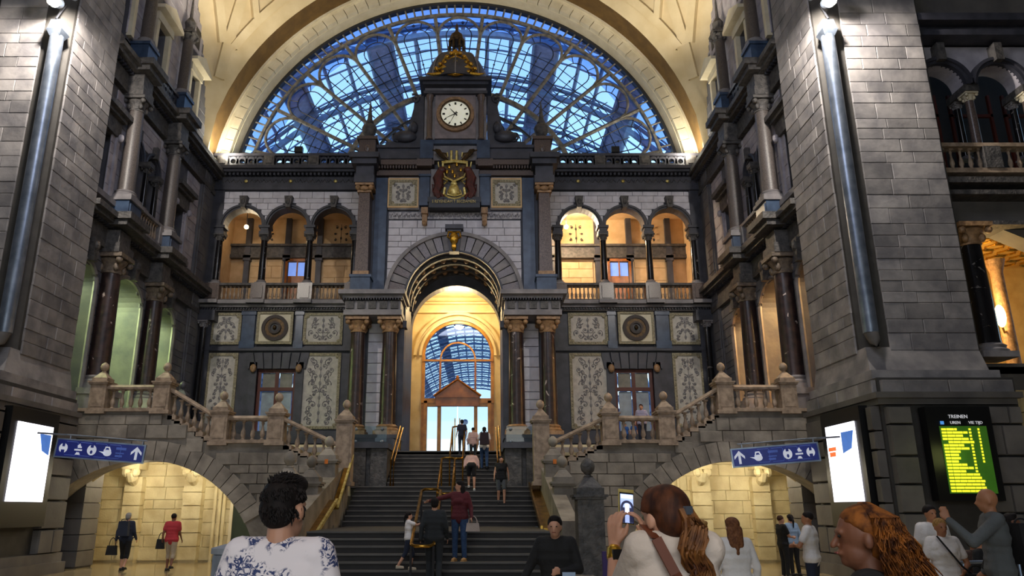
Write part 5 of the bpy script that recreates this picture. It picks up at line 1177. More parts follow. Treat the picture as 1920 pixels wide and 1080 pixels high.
# hanging direction signs
m_sign = mat('sign_blue', '#16237c', rough=.35, emit=.12, ecol='#1c2ea0'); m_sw = mat('sign_white', '#e8ebf5', emit=.35, ecol='#dfe4f5'); m_signp = mat('sign_pale', '#5068b8', emit=.25, ecol='#5068b8')
for s in (-1, 1):
    L_ = SIDE[s]
    cx, yy, zc = (-9.72, 19.9, 3.2) if s < 0 else (7.55, 19.9, 3.1)
    t = obj0('hanging_sign', (cx, yy, zc - .25)); tag(t, ('blue hanging sign with white symbols and an arrow at its right end' if s < 0 else 'blue hanging sign with white symbols and an arrow at its left end'), 'sign'); t['_loc'] = 1
    t.rotation_euler = (0, radians(4.0) * (1 if s < 0 else -1), radians(10) * (1 if s < 0 else -1))
    Lh, Hh = 1.08, .24
    def sg(m_, mt, nm='symbol'): return obj(nm, m_, mt, t)
    sg(M().box(-Lh, Lh, -.05, .05, 0, 2 * Hh), m_zinc, 'case'); sg(M().box(-Lh + .04, Lh - .04, -.06, -.04, .035, 2 * Hh - .035), m_sign, 'face')
    sg(M().tube([(-Lh + .2, 0, 2 * Hh + .1), (Lh, 0, 2 * Hh + .1)], .02, 6), m_zinc, 'bar')
    for x in (-Lh + .3, Lh - .1): sg(M().tube([(x, 0, 2 * Hh), (x, 0, 2 * Hh + .1)], .015, 6), m_zinc, 'hanger')
    sg(M().tube([(s * Lh * .6, .3, 2 * Hh + .12), (s * 1.8, .6, 2 * Hh + .12)], .025, 6), m_zinc, 'wall_arm')
    ax = .88 * (1 if s < 0 else -1); y0 = -.075
    sg(M().prism([(ax - .03, .08), (ax + .03, .08), (ax + .03, .30), (ax + .13, .20), (ax + .13, .27), (ax, .41), (ax - .13, .27), (ax - .13, .20), (ax - .03, .30)], y0, -.05), m_sw, 'arrow')
    def ell(cx_, cz_, a, b, y=y0): return M().prism([(cx_ + a * cos(k * pi / 10), cz_ + b * sin(k * pi / 10)) for k in range(20)], y, -.05)
    order = [-.88, -.52, -.2, .15, .5] if s < 0 else [.86, .58, .3, -.05, -.45]
    a_ = order[0]; sg(ell(a_, .24, .1, .12), m_sw); sg(M().box(a_ - .04, a_ + .04, y0 - .01, -.05, .08, .2).box(a_ - .03, a_ + .03, y0 - .01, -.05, .28, .4), m_sign, 'symbol_detail')
    a_ = order[1]; sg(M().box(a_ - .09, a_ + .09, y0, -.05, .2, .24).box(a_ - .02, a_ + .07, y0, -.05, .27, .31).prism([(a_ - .04, .31), (a_ + .05, .31), (a_ + .02, .38)], y0, -.05).prism([(a_ - .06, .1), (a_ + .06, .1), (a_ + .03, .16), (a_ - .03, .16)], y0, -.05), m_sw)
    a_ = order[2]; sg(ell(a_, .24, .11, .13), m_sw); sg(ell(a_, .19, .03, .045, y0 - .01), m_sign, 'symbol_detail'); sg(M().box(a_ - .035, a_ + .035, y0 - .01, -.05, .3, .4), m_sign, 'symbol_detail')
    a_ = order[3] if s < 0 else order[4]; sg(ell(a_ + .03, .2, .1, .08), m_sw); sg(M().prism([(a_ - .18, .23), (a_, .22), (a_ - .03, .16)], y0, -.05).tube([(a_ - .05, y0, .24), (a_ - .02, y0, .34), (a_ + .06, y0, .34), (a_ + .1, y0, .25)], .02, 5), m_sw)
    a_ = order[4] if s < 0 else order[3]
    sg(M().box(a_ - .12, a_ + .12, y0, -.05, .3, .36).box(a_ - .12, a_ + .05, y0, -.05, .12, .17).box(a_ - .12, a_ + .08, y0, -.05, .2, .23), m_signp)
    for x in (-.7, -.36, 0.0, .34): 
        x = x if s < 0 else -x + .05
        sg(M().tube([(x - .13, y0 + .015, .08), (x + .13, y0 + .015, .08), (x + .15, y0 + .015, .12), (x + .15, y0 + .015, .38), (x + .13, y0 + .015, .41), (x - .13, y0 + .015, .41)], .006, 4), m_signp, 'symbol_border')

# ------------------------------------------------------------------ people
SKIN = {k: mat('skin_' + k, c, rough=.55) for k, c in (('fair', '#c99478'), ('tan', '#a8704e'), ('brown', '#7a4b34'), ('pale', '#d8ab92'))}
def cloth(name, col, **k): return mat('cloth_' + name, col, rough=.85, bump=.25, bscale=30, **k)
def remesh(m, vox, sm=3):
    """evaluated once, so copies and masks see a plain mesh"""
    me = bpy.data.meshes.new('tmp'); me.from_pydata(m.v, [], m.f); bm = bmesh.new(); bm.from_mesh(me); bmesh.ops.recalc_face_normals(bm, faces=bm.faces); bm.to_mesh(me); bm.free()
    o = bpy.data.objects.new('tmp', me); COL.objects.link(o)
    r = o.modifiers.new('r', 'REMESH'); r.mode = 'VOXEL'; r.voxel_size = vox
    q = o.modifiers.new('s', 'SMOOTH'); q.factor = .5; q.iterations = sm
    bpy.context.view_layer.update(); dg = bpy.context.evaluated_depsgraph_get(); out = bpy.data.meshes.new_from_object(o.evaluated_get(dg))
    bpy.data.objects.remove(o); out.polygons.foreach_set('use_smooth', [True] * len(out.polygons)); out.name = 'body'; out.materials.clear(); return out
def V3(*a): return Vector(a)
def hand_prims(m, w_, d, side_, curl=.5, k=1.0, palm_n=None):
    """palm, four unequal bent fingers and a side thumb growing from the wrist w_ along d"""
    d = Vector(d).normalized(); up = Vector(palm_n) if palm_n else Vector((side_, 0, 0))
    lat = d.cross(up).normalized(); up = lat.cross(d).normalized(); lat = lat * (-side_)
    for t_ in (-1, 0, 1): m.cap(w_ + lat * .012 * t_ * k, .017 * k, w_ + d * .085 * k + lat * .026 * t_ * k, .014 * k, 8)
    for i, L in enumerate((.068, .078, .072, .056)):
        b = w_ + d * .085 * k + lat * (.033 - .022 * i) * k
        p1 = b + (d * (1 - curl * .4) - up * curl * .6).normalized() * L * .45 * k
        p2 = p1 + (d * (1 - curl) - up * curl * 1.2).normalized() * L * .32 * k
        p3 = p2 + (d * (.6 - curl) - up * curl * 1.4).normalized() * L * .23 * k
        m.cap(b, .0095 * k, p1, .009 * k, 8).cap(p1, .009 * k, p2, .0083 * k, 8).cap(p2, .0083 * k, p3, .0075 * k, 8)
    b = w_ + d * .025 * k + lat * .028 * k; p1 = b + (lat * .7 + d * .8 - up * .3).normalized() * .042 * k; p2 = p1 + (d - up * .5 * curl + lat * .1).normalized() * .032 * k
    m.cap(b, .013 * k, p1, .011 * k, 8).cap(p1, .011 * k, p2, .009 * k, 8)
def person(label, px_, py_, pz_, yaw, height=1.72, skin='fair', top=None, bottom=None, hair=None, hair_style='short', sleeves='short', legs='long', pose=None, vox=.024, female=False, group=None, shoes='#1c1a1a', eyes=False, extra=None, girth=1.0, fine=False):
    P = {'l_el': V3(-.25, -.03, 1.13), 'r_el': V3(.25, -.03, 1.13), 'l_wr': V3(-.27, .06, .89), 'r_wr': V3(.27, .06, .89),
         'l_kn': V3(-.10, .02, .49), 'r_kn': V3(.10, .02, .49), 'l_an': V3(-.11, -.01, .08), 'r_an': V3(.11, -.01, .08), 'lean': 0, 'head': V3(0, .01, 1.59), 'hyaw': 0, 'curl': .35, 'seat': 0}
    P.update(pose or {})
    k = height / 1.74; g = girth; fw = .94 if female else 1.0
    sh = .175 * fw * g; SR = P.get('shrug', 0); hipw = .095 * (1.05 if female else 1)
    def ln(p):   # forward lean of everything above the hips
        p = Vector(p)
        if P['lean'] and p.z > .92:
            a = radians(P['lean']); y, z = p.y, p.z - .92; p = V3(p.x, y * cos(a) + z * sin(a), .92 + z * cos(a) - y * sin(a))
        return p
    def torso(m, e=0):
        for z, w_, r in ((1.40, .10, .075), (1.33, .105 * fw, .098), (1.24, .10 * fw, .105), (1.13, .075 * fw, .098), (1.03, .075, .102), (.94, .085, .112)):
            r = r * g + e; w_ = w_ * g
            m.cap(ln((-w_, 0, z)), r, ln((w_, 0, z)), r, 12)
        m.cap(ln((-sh + .01, -.01, 1.415 + SR)), .056 + e, ln((sh - .01, -.01, 1.415 + SR)), .056 + e, 10)
        for x in (-.05, .05): m.cap(ln((x, 0, 1.36)), .09 * g + e, ln((x, 0, 1.0)), .1 * g + e, 10)
        if female: m.cap(ln((-.065, .075, 1.27)), .055 + e, ln((.065, .075, 1.27)), .055 + e, 8)
    def arms(m, e=0, upto=1.0, fore=False):
        for sd, sg in (('l', -1), ('r', 1)):
            s_ = ln((sg * sh, -.01, 1.41 + SR)); el, wr = P[sd + '_el'], P[sd + '_wr']
            el, wr = (ln(el), ln(wr)) if P['lean'] and not P.get('raw') else (el, wr)
            m.cap(s_, .052 * g + e, s_.lerp(el, upto), (.052 - .014 * upto) * g + e * 1.25, 10)
            if fore: m.cap(el, .038 * g + e, wr, .026 + e, 10)
    def legs_(m, e=0, upto=1.0):
        for sd, sg in (('l', -1), ('r', 1)):
            h_ = V3(sg * hipw, 0, .90); kn, an = P[sd + '_kn'], P[sd + '_an']
            if upto <= 1: m.cap(h_, .09 * g + e, h_.lerp(kn, upto), (.09 - .033 * upto) * g + e * 1.4, 10)
            else: m.cap(h_, .09 * g + e, kn, .058 + e, 10).cap(kn, .058 + e, kn.lerp(an, (upto - 1)), .058 - .018 * (upto - 1) + e * 1.3, 10)
        m.cap((-.08, 0, .93), .11 * g + e, (.08, 0, .93), .11 * g + e, 12)
    hd = ln(P['head']); R = Matrix.Rotation(P['hyaw'], 3, 'Z')
    def H(x, y, z): return hd + R @ Vector((x, y, z))
    b = M(); torso(b); arms(b, 0, 1, True); legs_(b, 0, 2)
    b.cap(ln((0, -.01, 1.42)), .058, H(0, -.015, -.06), .052, 12)
    bh = M(); bh.ball((0, -.005, .025), (.076, .093, .098), 18, 12); bh.ball((0, .022, -.045), (.057, .066, .072), 16, 10); bh.ball((0, .062, -.078), (.026, .026, .024), 10, 7)
    bh.cap((0, .09, .012), .009, (0, .108, -.022), .014, 8).cap((-.03, .082, .028), .012, (.03, .082, .028), .012, 8).cap((-.018, .09, -.05), .009, (.018, .09, -.05), .009, 8)
    for sg in (-1, 1): bh.ball((sg * .078, -.005, -.005), (.012, .02, .032), 8, 6)
    bh.v = [tuple(H(*p)) for p in bh.v]; b.add(bh.v, bh.f)
    for sd, sg in (('l', -1), ('r', 1)):
        el, wr = P[sd + '_el'], P[sd + '_wr']
        if P['lean'] and not P.get('raw'): el, wr = ln(el), ln(wr)
        hand_prims(b, wr, P.get(sd + '_hd', wr - el), sg, P['curl'], 1.0, P.get(sd + '_pn'))
        an = P[sd + '_an']; b.cap(an + V3(0, -.02, -.02), .038, an + V3(0, .14, -.048), .026, 10)
    me = remesh(b, vox if not fine else .0065, 2 if not fine else 4); me.materials.append(SKIN[skin])
    o = bpy.data.objects.new('person', me); COL.objects.link(o); o.location = (px_, py_, pz_); o.rotation_euler = (0, 0, yaw); o.scale = (k, k, k)
    tag(o, label, 'person', group); o['_loc'] = 1
    vc = max(vox * .8, .012) if not fine else .011
    if top:
        m = M(); torso(m, .016); arms(m, .015, {'none': .12, 'short': .62, 'long': 1.0}[sleeves], sleeves == 'long')
        m.cap(ln((0, 0, 1.0)), .12 * g, (0, 0, .90), .125 * g, 10) if P['lean'] < 20 else None
        me = remesh(m, vc, 3); me.materials.append(top); obj('shirt', me, None, o)
    if bottom:
        m = M()
        if legs == 'skirt': m.lathe(0, 0, [(.13, 1.0), (.17, .9), (.2, .62), (.21, .55)], 16); 
        else: legs_(m, .014, {'long': 1.97, 'shorts': .8, 'knee': 1.25}[legs])
        me = remesh(m, vc, 3) if legs != 'skirt' else mesh_of(m, None, True); me.materials.append(bottom); obj('trousers' if legs == 'long' else ('skirt' if legs == 'skirt' else 'shorts'), me, None, o)
    for sd in ('l', 'r'):
        an = P[sd + '_an']; m = M().cap(an + V3(0, -.03, -.03), .045, an + V3(0, .15, -.045), .034, 10).box(an.x - .04, an.x + .04, an.y - .07, an.y + .18, an.z - .08, an.z - .06)
        obj('shoe', m, mat('shoe' + shoes, shoes, rough=.6), o, True)
    if hair:
        m = M(); m.ball((0, -.02, .048), (.086, .1, .088), 18, 12)
        if hair_style != 'crop': m.ball((0, -.045, -.0), (.08, .072, .08), 16, 10)
        if hair_style == 'short': m.ball((0, .04, .1), (.062, .05, .034), 12, 8)
        if hair_style in ('long', 'ponytail', 'bun'): m.ball((0, .0, .075), (.083, .092, .062), 14, 9)
        if hair_style == 'long': m.cap((-.04, -.06, -.02), .06, (-.05, -.075, -.2), .05, 12).cap((.04, -.06, -.02), .06, (.05, -.075, -.2), .05, 12).cap((0, -.075, -.1), .06, (0, -.09, -.3), .035, 12)
        if hair_style == 'ponytail': m.cap((0, -.1, .03), .035, (0, -.14, -.06), .035, 10).cap((0, -.14, -.06), .035, (0, -.13, -.25), .015, 10)
        if hair_style == 'bun': m.ball((0, -.1, .07), .045, 10, 8)
        # keep the face clear
        m.v = [tuple(H(x, min(y, .075 - max(0, .06 - z) * .9) if y > 0 else y, z)) for x, y, z in m.v]
        me = remesh(m, max(vc * .7, .009), 2); me.materials.append(hair); ho = obj('hair', me, None, o)
    if eyes:
        for sg in (-1, 1): 
            e_ = M().ball(H(sg * .03, .088, .012), (.011, .006, .006), 8, 6); obj('eye', e_, mat('eye_dark', '#1a1412'), o, True)
        obj('mouth', M().cap(H(-.018, .099, -.05), .0045, H(.018, .099, -.05), .0045, 6), mat('lips', '#8c4a42'), o)
    o['_H'] = 0
    return o, H, ln
def pp(px, z, Y): return (px - PX) * Y * 1.0 / F * (cos(TH) + (z - HC) / Y * sin(TH))
def stand(px, Y, z=0): return (pp(px, z + .9, Y), Y, z)
H_dk = mat('hair_dark', '#1a1211', rough=.75, spec=.25, nscale=40, col2='#0c0808', stretch=(1, 1, .1)); H_br = mat('hair_brown', '#4a2c1a', rough=.75, spec=.25, nscale=40, col2='#2a170d'); H_bl = mat('hair_blond', '#a8804a', rough=.75, spec=.25, nscale=40, col2='#7a5a30')
H_gr = mat('hair_grey', '#8a8580', rough=.6); H_lb = mat('hair_light_brown', '#7a4f32', rough=.75, spec=.25, nscale=40, col2='#573420')
white_c = cloth('white', '#e2dcda'); black_c = cloth('black', '#131214'); navy_c = cloth('navy', '#1c2438'); jean = cloth('jeans', '#2c4668', nscale=20, col2='#22385a'); maroon_c = cloth('maroon', '#5a1a22')
pink_c = cloth('pale_pink', '#c9a59c'); grey_c = cloth('grey', '#55585a'); red_c = cloth('red', '#b03038'); beige_c = cloth('beige', '#b0a088'); olive_c = cloth('olive', '#5c584a'); darkc = cloth('charcoal', '#22262a')
def walk(a=.16, lift=.10): return {'l_kn': V3(-.10, .12, .50), 'l_an': V3(-.1, a, .08), 'r_kn': V3(.1, .0, .48), 'r_an': V3(.11, -a - .06, .08 + lift), 'l_wr': V3(-.27, -.06, .9), 'l_el': V3(-.25, -.07, 1.14), 'r_wr': V3(.26, .14, .93), 'r_el': V3(.24, .0, 1.13)}
def bag(name, label, cat, at, dims, mt, strap=None, group=None):
    t = thing(name, label, cat, at, group); x, y, z = at; a, b_, c = dims
    v = [(-a, -b_, 0), (a, -b_, 0), (a, b_, 0), (-a, b_, 0), (-a * .85, -b_ * .7, c), (a * .85, -b_ * .7, c), (a * .85, b_ * .7, c), (-a * .85, b_ * .7, c)]
    obj('body', M().add([(x + p, y + q_, z + r) for p, q_, r in v], [(0, 3, 2, 1), (4, 5, 6, 7), (0, 1, 5, 4), (1, 2, 6, 5), (2, 3, 7, 6), (3, 0, 4, 7)]), mt, t)
    obj('handle', M().tube([(x - a * .6, y, z + c)] + [(x - a * .6 * cos(pi * i / 8), y, z + c + (strap or .12) * sin(pi * i / 8)) for i in range(9)], .012, 6), mt, t)
    return t
ST_Z = lambda Y: (min(9, max(0, int((Y - 15.4) / .325) + 1)) * .142 if Y < 18.5 else (1.278 if Y < 23.5 else (1.278 + min(8, int((Y - 23.5) / .3) + 1) * .15 if Y < 26.3 else 2.478 + min(9, int((Y - 26.3) / .3) + 1) * .15)))
def ST_(px, Y): return stand(px, Y, ST_Z(Y))
# people on the stairs
x, y, z = ST_(862, 16.95)
person('woman in maroon cardigan and blue jeans reaching for the handrail on the lowest flight', x, y, z, radians(165), 1.66, 'fair', maroon_c, jean, H_dk, 'long', 'long', pose={'r_el': V3(.42, .05, 1.34), 'r_wr': V3(.66, .12, 1.28), 'l_wr': V3(-.30, .1, .92), 'hyaw': radians(-70)}, female=True, shoes='#c99a5e', vox=.02)
bag('handbag', 'white and brown handbag held by the woman in the maroon cardigan', 'bag', (x + .28, y - .13, z + .60), (.15, .06, .17), cloth('bag_white', '#b5a59a'), .14)
x, y, z = ST_(766, 16.5)
person('girl with black ponytail, white tee and navy shorts on the lowest flight', x, y, z, radians(-80), 1.15, 'fair', white_c, navy_c, H_dk, 'ponytail', 'short', 'knee', pose={'l_el': V3(-.2, .3, 1.32), 'l_wr': V3(-.15, .5, 1.42), 'r_el': V3(.2, .26, 1.33), 'r_wr': V3(.16, .48, 1.42), 'l_kn': V3(-.1, .16, .5), 'l_an': V3(-.1, .1, .08), 'r_kn': V3(.1, -.08, .5), 'r_an': V3(.1, -.3, .14)}, female=True, shoes='#c8b8a0', vox=.022)
x, y, z = ST_(814, 15.95)
person('person in a long charcoal coat and dark jeans starting up beside the centre handrail', x, y, z, 0, 1.72, 'fair', darkc, darkc, H_dk, 'short', 'long', pose=walk(.1, .02), shoes='#20242c')
x, y, z = ST_(940, 24.7)
person('woman in a black tank top and grey shorts walking down the second flight', x, y, z, radians(180), 1.52, 'fair', black_c, grey_c, H_dk, 'bun', 'none', 'shorts', pose=walk(.08, .05), female=True, eyes=True)
x, y, z = ST_(884, 25.4)
person('person with a pale pink shirt and black skirt bending forward up the stairs', x, y, z, 0, 1.5, 'fair', pink_c, black_c, H_dk, 'crop', 'long', 'shorts', pose={'lean': 48, 'l_kn': V3(-.10, .16, .52), 'l_an': V3(-.1, .08, .2)}, female=True, shoes='#c8c4c0')
x, y, z = ST_(908, 27.3)
person('man with a dark backpack climbing to the doors, nearest the right door leaf', x, y, z, 0, 1.5, 'fair', white_c, jean, H_dk, 'short', 'short', pose=walk(.1, .05))
bag('backpack', 'dark backpack on the climbing man at the doors', 'backpack', (x, y - .26, z + .85), (.17, .1, .42), cloth('backpack', '#2a1a20'), .06)
x, y, z = ST_(887, 28.0)
person('person in a pale pink jacket and dark hat near the top of the stairs', x, y, z, 0, 1.25, 'fair', pink_c, darkc, H_dk, 'crop', 'long')
x, y, z = ST_(866, 28.6)
person('person in dark blue at the top step in front of the centre door', x, y, z, radians(20), 1.3, 'fair', navy_c, navy_c, H_dk, 'bun', 'short')
# man in black at the foot of the stairs, right
x, y, z = stand(1044, 9.0)
person('man in black jacket with maroon shirt looking down at a phone by the stair foot', x, y, z, radians(168), 1.72, 'fair', black_c, black_c, H_dk, 'short', 'long', pose={'r_el': V3(.3, .0, 1.15), 'r_wr': V3(.38, .12, .97), 'l_el': V3(-.26, .02, 1.13), 'l_wr': V3(-.08, .24, 1.12), 'head': V3(0, .04, 1.575)}, vox=.018, eyes=True)
obj_ = thing('smartphone', 'grey phone in the hand of the man in black', 'phone', (x + .1, y - .33, 1.04)); obj('case', M().box(x + .03, x + .17, y - .36, y - .345, 1.03, 1.11), m_zinc, obj_); 
# walkers in the left passage
x, y, z = stand(236, 24.0)
person('person in navy jacket and black knee trousers carrying bags into the left passage', x, y, z, 0, 1.68, 'fair', navy_c, black_c, H_gr, 'short', 'long', 'knee', pose=walk(.12, .05), shoes='#111111')
bag('backpack', 'dark backpack on the person walking into the left passage', 'backpack', (x + .02, y - .28, 1.0), (.16, .09, .42), cloth('backpack_blue', '#1a2233'), .06)
bag('shopping_bag', 'black shopping bag carried low by the navy walker', 'bag', (x - .38, y, .45), (.16, .05, .27), black_c, .22)
x, y, z = stand(322, 24.0)
person('man in red polo shirt and beige shorts walking into the left passage', x, y, z, 0, 1.66, 'brown', red_c, beige_c, H_dk, 'crop', 'short', 'knee', pose=walk(.1, .08), shoes='#1a1a1a', girth=1.08)
bag('shoulder_bag', 'black bag at the left hip of the man in red', 'bag', (x - .34, y + .05, .62), (.12, .06, .28), black_c, .18)
# right side of the hall
x, y, z = stand(1383, 9.6)
person('girl with long brown hair in a white long-sleeved top, back turned', x, y, z, radians(4), 1.68, 'pale', white_c, jean, H_lb, 'long', 'long', female=True, vox=.016)
x, y, z = stand(1322, 15)
person('blonde person in grey, half hidden behind the woman with the phone', x, y, z, radians(30), 1.58, 'fair', grey_c, darkc, H_bl, 'bun', 'short', female=True)
x, y, z = stand(1468, 21.5)
person('person in black with arms folded standing in the right passage', x, y, z, radians(-80), 1.62, 'fair', black_c, black_c, H_br, 'crop', 'short', pose={'l_el': V3(-.22, .1, 1.14), 'l_wr': V3(-.05, .3, 1.12), 'r_el': V3(.22, .1, 1.14), 'r_wr': V3(.05, .32, 1.1)}, shoes='#c8a898')
x, y, z = stand(1486, 22.3)
person('person with dark ponytail in pale blue facing the one in black', x, y, z, radians(15), 1.64, 'fair', cloth('pale_blue', '#8aa0b8'), black_c, H_dk, 'ponytail', 'long', female=True)
x, y, z = stand(1523, 14.2)
person('man with arms crossed in a white tee and navy trousers', x, y, z, radians(55), 1.74, 'tan', white_c, navy_c, H_dk, 'crop', 'short', pose={'l_el': V3(-.3, .12, 1.13), 'l_wr': V3(-.05, .26, 1.15), 'r_el': V3(.28, .1, 1.13), 'r_wr': V3(.0, .28, 1.12), 'hyaw': radians(20)}, girth=1.1)
x, y, z = stand(1778, 10.6)
person('woman in a white tee with short fair hair, glasses and a black crossbody bag', x, y, z, radians(175), 1.66, 'tan', white_c, navy_c, H_bl, 'crop', 'short', pose={'l_wr': V3(-.12, .2, 1.02), 'l_el': V3(-.27, .03, 1.12)}, female=True, vox=.016, eyes=True)
t = bag('crossbody_bag', 'black crossbody bag on the fair-haired woman in white', 'bag', (x + .25, y - .2, .72), (.16, .08, .24), black_c, .1)
obj('strap', M().tube([(x - .14, y - .13, 1.42), (x - .05, y - .19, 1.25), (x + .1, y - .18, 1.05), (x + .2, y - .2, .95)], .012, 6), black_c, t)
x, y, z = stand(1760, 12.0)
person('man in glasses and a white polo standing behind the fair-haired woman', x, y, z, radians(185), 1.84, 'tan', white_c, darkc, H_dk, 'crop', 'short', vox=.018, eyes=True)
x, y, z = stand(1882, 9.3)
person('tall bald man in a grey and black baseball shirt pointing with one raised hand', x, y, z + .0, radians(70), 2.02, 'tan', grey_c, olive_c, None, 'crop', 'long', pose={'l_el': V3(-.28, .25, 1.2), 'l_wr': V3(-.25, .42, 1.40), 'l_hd': V3(0, .3, .8), 'l_pn': V3(1, 0, 0), 'r_wr': V3(.27, .08, .9), 'curl': .15}, vox=.016, girth=1.02)
obj('black_sleeve', M().cap((.18, -.01, 1.41), .074, (.25, -.03, 1.13), .062, 12).cap((.25, -.03, 1.13), .062, (.27, .06, .93), .05, 12), black_c, bpy.context.scene.objects[-1] if False else [o for o in COL.objects if o.get('label', '').startswith('tall bald')][0], True)
t = bag('backpack', 'black backpack worn by the tall bald man', 'backpack', (x + .3, y - .05, 1.15), (.12, .16, .45), black_c, .05)
for i, (px, Y, lab, c_, hr, sk) in enumerate(((1738, 12.8, 'seated dark-haired person in black beside the pier foot', black_c, H_dk, 'brown'), (1832, 12.6, 'person in a brown furry jacket crouching under the departure board', cloth('fur', '#4c3830', nscale=40), H_dk, 'tan'), (1846, 12.2, 'person in a black coat sitting right of the furry jacket', black_c, H_dk, 'tan'), (1912, 12.4, 'dark-clothed person with short black hair at the right edge', black_c, H_dk, 'brown'))):
    x, y, z = stand(px, Y)
    dz = (-.30, -.32, -.28, 0)[i]
    seat = {} if dz == 0 else {'l_kn': V3(-.14, .36, .86), 'r_kn': V3(.14, .36, .86), 'l_an': V3(-.14, .38, .08 - dz), 'r_an': V3(.14, .38, .08 - dz), 'l_wr': V3(-.1, .3, 1.0), 'r_wr': V3(.1, .3, 1.0)}
    person(lab, x, y, dz, radians(170 + 25 * i), 1.72, sk, c_, darkc, hr, 'short', 'long', pose=seat)
# boy at the landing window, person on the side stair
x, y, z = stand(1203, 25.3, 3.75)
person('boy in a white shirt leaning on the right landing balustrade before the window', x, y, z, radians(160), 1.36, 'fair', cloth('striped', '#a8a0b8'), navy_c, H_br, 'short', 'short', pose={'l_wr': V3(-.3, .3, 1.02), 'l_el': V3(-.3, .05, 1.15)}, eyes=True)
x, y, z = stand(1131, 25.0, 2.9)
person('person in a purple cap on the right side stair, only head and shoulders showing', x, y, z, radians(-90), 1.15, 'fair', cloth('lilac', '#7a6a9a'), darkc, cloth('purple', '#4a3f78'), 'crop', 'short')
for i, (px, c_) in enumerate(((1187, '#27508c'), (1172, '#2a5aa0'))):
    x, y, z = stand(px, 25.1 + .2 * i, 3.75)
    person('child in blue crouching behind the right landing balusters, %s' % ('nearer the boy' if i == 0 else 'nearer the stairs'), x, y, z, radians(180), .72, 'fair', cloth('blue%d' % i, c_), jean, H_dk, 'short', 'short')
# ---------------- the three foreground people
fl_m = mat('floral_tee', '#ddd5d8', rough=.85)
t_ = fl_m.node_tree; bs = t_.nodes['Principled BSDF']; N = t_.nodes.new; L = t_.links.new
tc_ = N('ShaderNodeTexCoord'); mp_ = N('ShaderNodeMapping'); L(tc_.outputs['Object'], mp_.inputs[0])
n1 = N('ShaderNodeTexNoise'); n1.inputs['Scale'].default_value = 7; n1.inputs['Detail'].default_value = 2; L(mp_.outputs[0], n1.inputs['Vector'])
n2 = N('ShaderNodeTexNoise'); n2.inputs['Scale'].default_value = 34; n2.inputs['Detail'].default_value = 3; n2.inputs['Distortion'].default_value = 2.5; L(mp_.outputs[0], n2.inputs['Vector'])
r1 = N('ShaderNodeValToRGB'); r1.color_ramp.elements[0].position = .43; r1.color_ramp.elements[1].position = .48; L(n1.outputs['Fac'], r1.inputs[0])
r2 = N('ShaderNodeValToRGB'); r2.color_ramp.elements[0].position = .47; r2.color_ramp.elements[1].position = .54; L(n2.outputs['Fac'], r2.inputs[0])
mu = N('ShaderNodeMath'); mu.operation = 'MULTIPLY'; L(r1.outputs[0], mu.inputs[0]); L(r2.outputs[0], mu.inputs[1])
mx = N('ShaderNodeMix'); mx.data_type = 'RGBA'; L(mu.outputs[0], mx.inputs[0]); mx.inputs[6].default_value = C_('#ddd4d8'); mx.inputs[7].default_value = C_('#2c3a68'); L(mx.outputs[2], bs.inputs['Base Color'])
Y = 3.4; x = pp(527, 1.6, Y)
man, Hm, _ = person('dark-haired man seen from behind in a white tee with blue flowers', x, Y, 0, radians(-8), 1.925, 'fair', fl_m, jean, None, 'short', 'short', pose={'hyaw': radians(-14), 'head': V3(0, .01, 1.575)}, fine=True, girth=.93)
hm = M().ball((0, -.012, .05), (.079, .096, .084), 24, 16).ball((0, -.045, .01), (.074, .062, .078), 20, 14).ball((.0, .035, .1), (.068, .062, .045), 16, 10)
rh = random.Random(4)
tf = M()
for i in range(900):
    a = rh.uniform(0, 2 * pi); e_ = rh.uniform(-.75, 1.55); cz = .05 if e_ > 0 else .02
    p = V3(.079 * cos(a) * cos(e_), -.014 + .094 * sin(a) * cos(e_), cz + (.084 if e_ > 0 else .078) * sin(e_))
    if p.y > .03 and p.z < .085: continue
    if e_ < -.5 and p.y > -.03: continue
    out = (p - V3(0, -.014, .03)).normalized(); d = (out * .22 + V3(rh.uniform(-.4, .4) + .3, rh.uniform(-.1, .5) if e_ > .5 else -.1, .1 if e_ > .7 else -.9)).normalized() * rh.uniform(.014, .026)
    tf.tube([p - out * .006, p + d * .5, p + d - out * .002], [.005, .004, .001], 4)
tf.v = [tuple(Hm(*p)) for p in tf.v]
hm.v = [tuple(Hm(x_, min(y_, .085 - max(0, .07 - z_) * 1.1) if y_ > 0 else y_, z_)) for x_, y_, z_ in hm.v]
me = remesh(hm, .0055, 1); me.materials.append(H_dk); obj('hair', me, None, man); obj('hair_lock', tf, H_dk, man, True)
# woman photographing with a phone
Y = 3.3; x = pp(1262, 1.6, Y)
pw, Hw, _ = person('woman with a long wavy brown ponytail in a cream tee holding up a phone', x, Y, 0, radians(12), 1.90, 'fair', cloth('cream', '#e2d0c2'), jean, None, 'short', 'short',
    pose={'shrug': .045, 'l_el': V3(-.15, .25, 1.23), 'l_wr': V3(-.082, .385, 1.455), 'r_el': V3(.17, .25, 1.22), 'r_wr': V3(.066, .38, 1.46), 'l_hd': V3(.06, .02, 1), 'r_hd': V3(-.22, .02, 1), 'l_pn': V3(-1, -.5, 0), 'r_pn': V3(1, -.5, 0), 'curl': .42, 'hyaw': radians(18), 'head': V3(-.02, .015, 1.565)}, female=True, fine=True, girth=.86)
hw_ = M().ball((0, -.014, .045), (.084, .1, .088), 24, 16).ball((0, -.05, .01), (.079, .065, .08), 20, 14)
rh = random.Random(8)
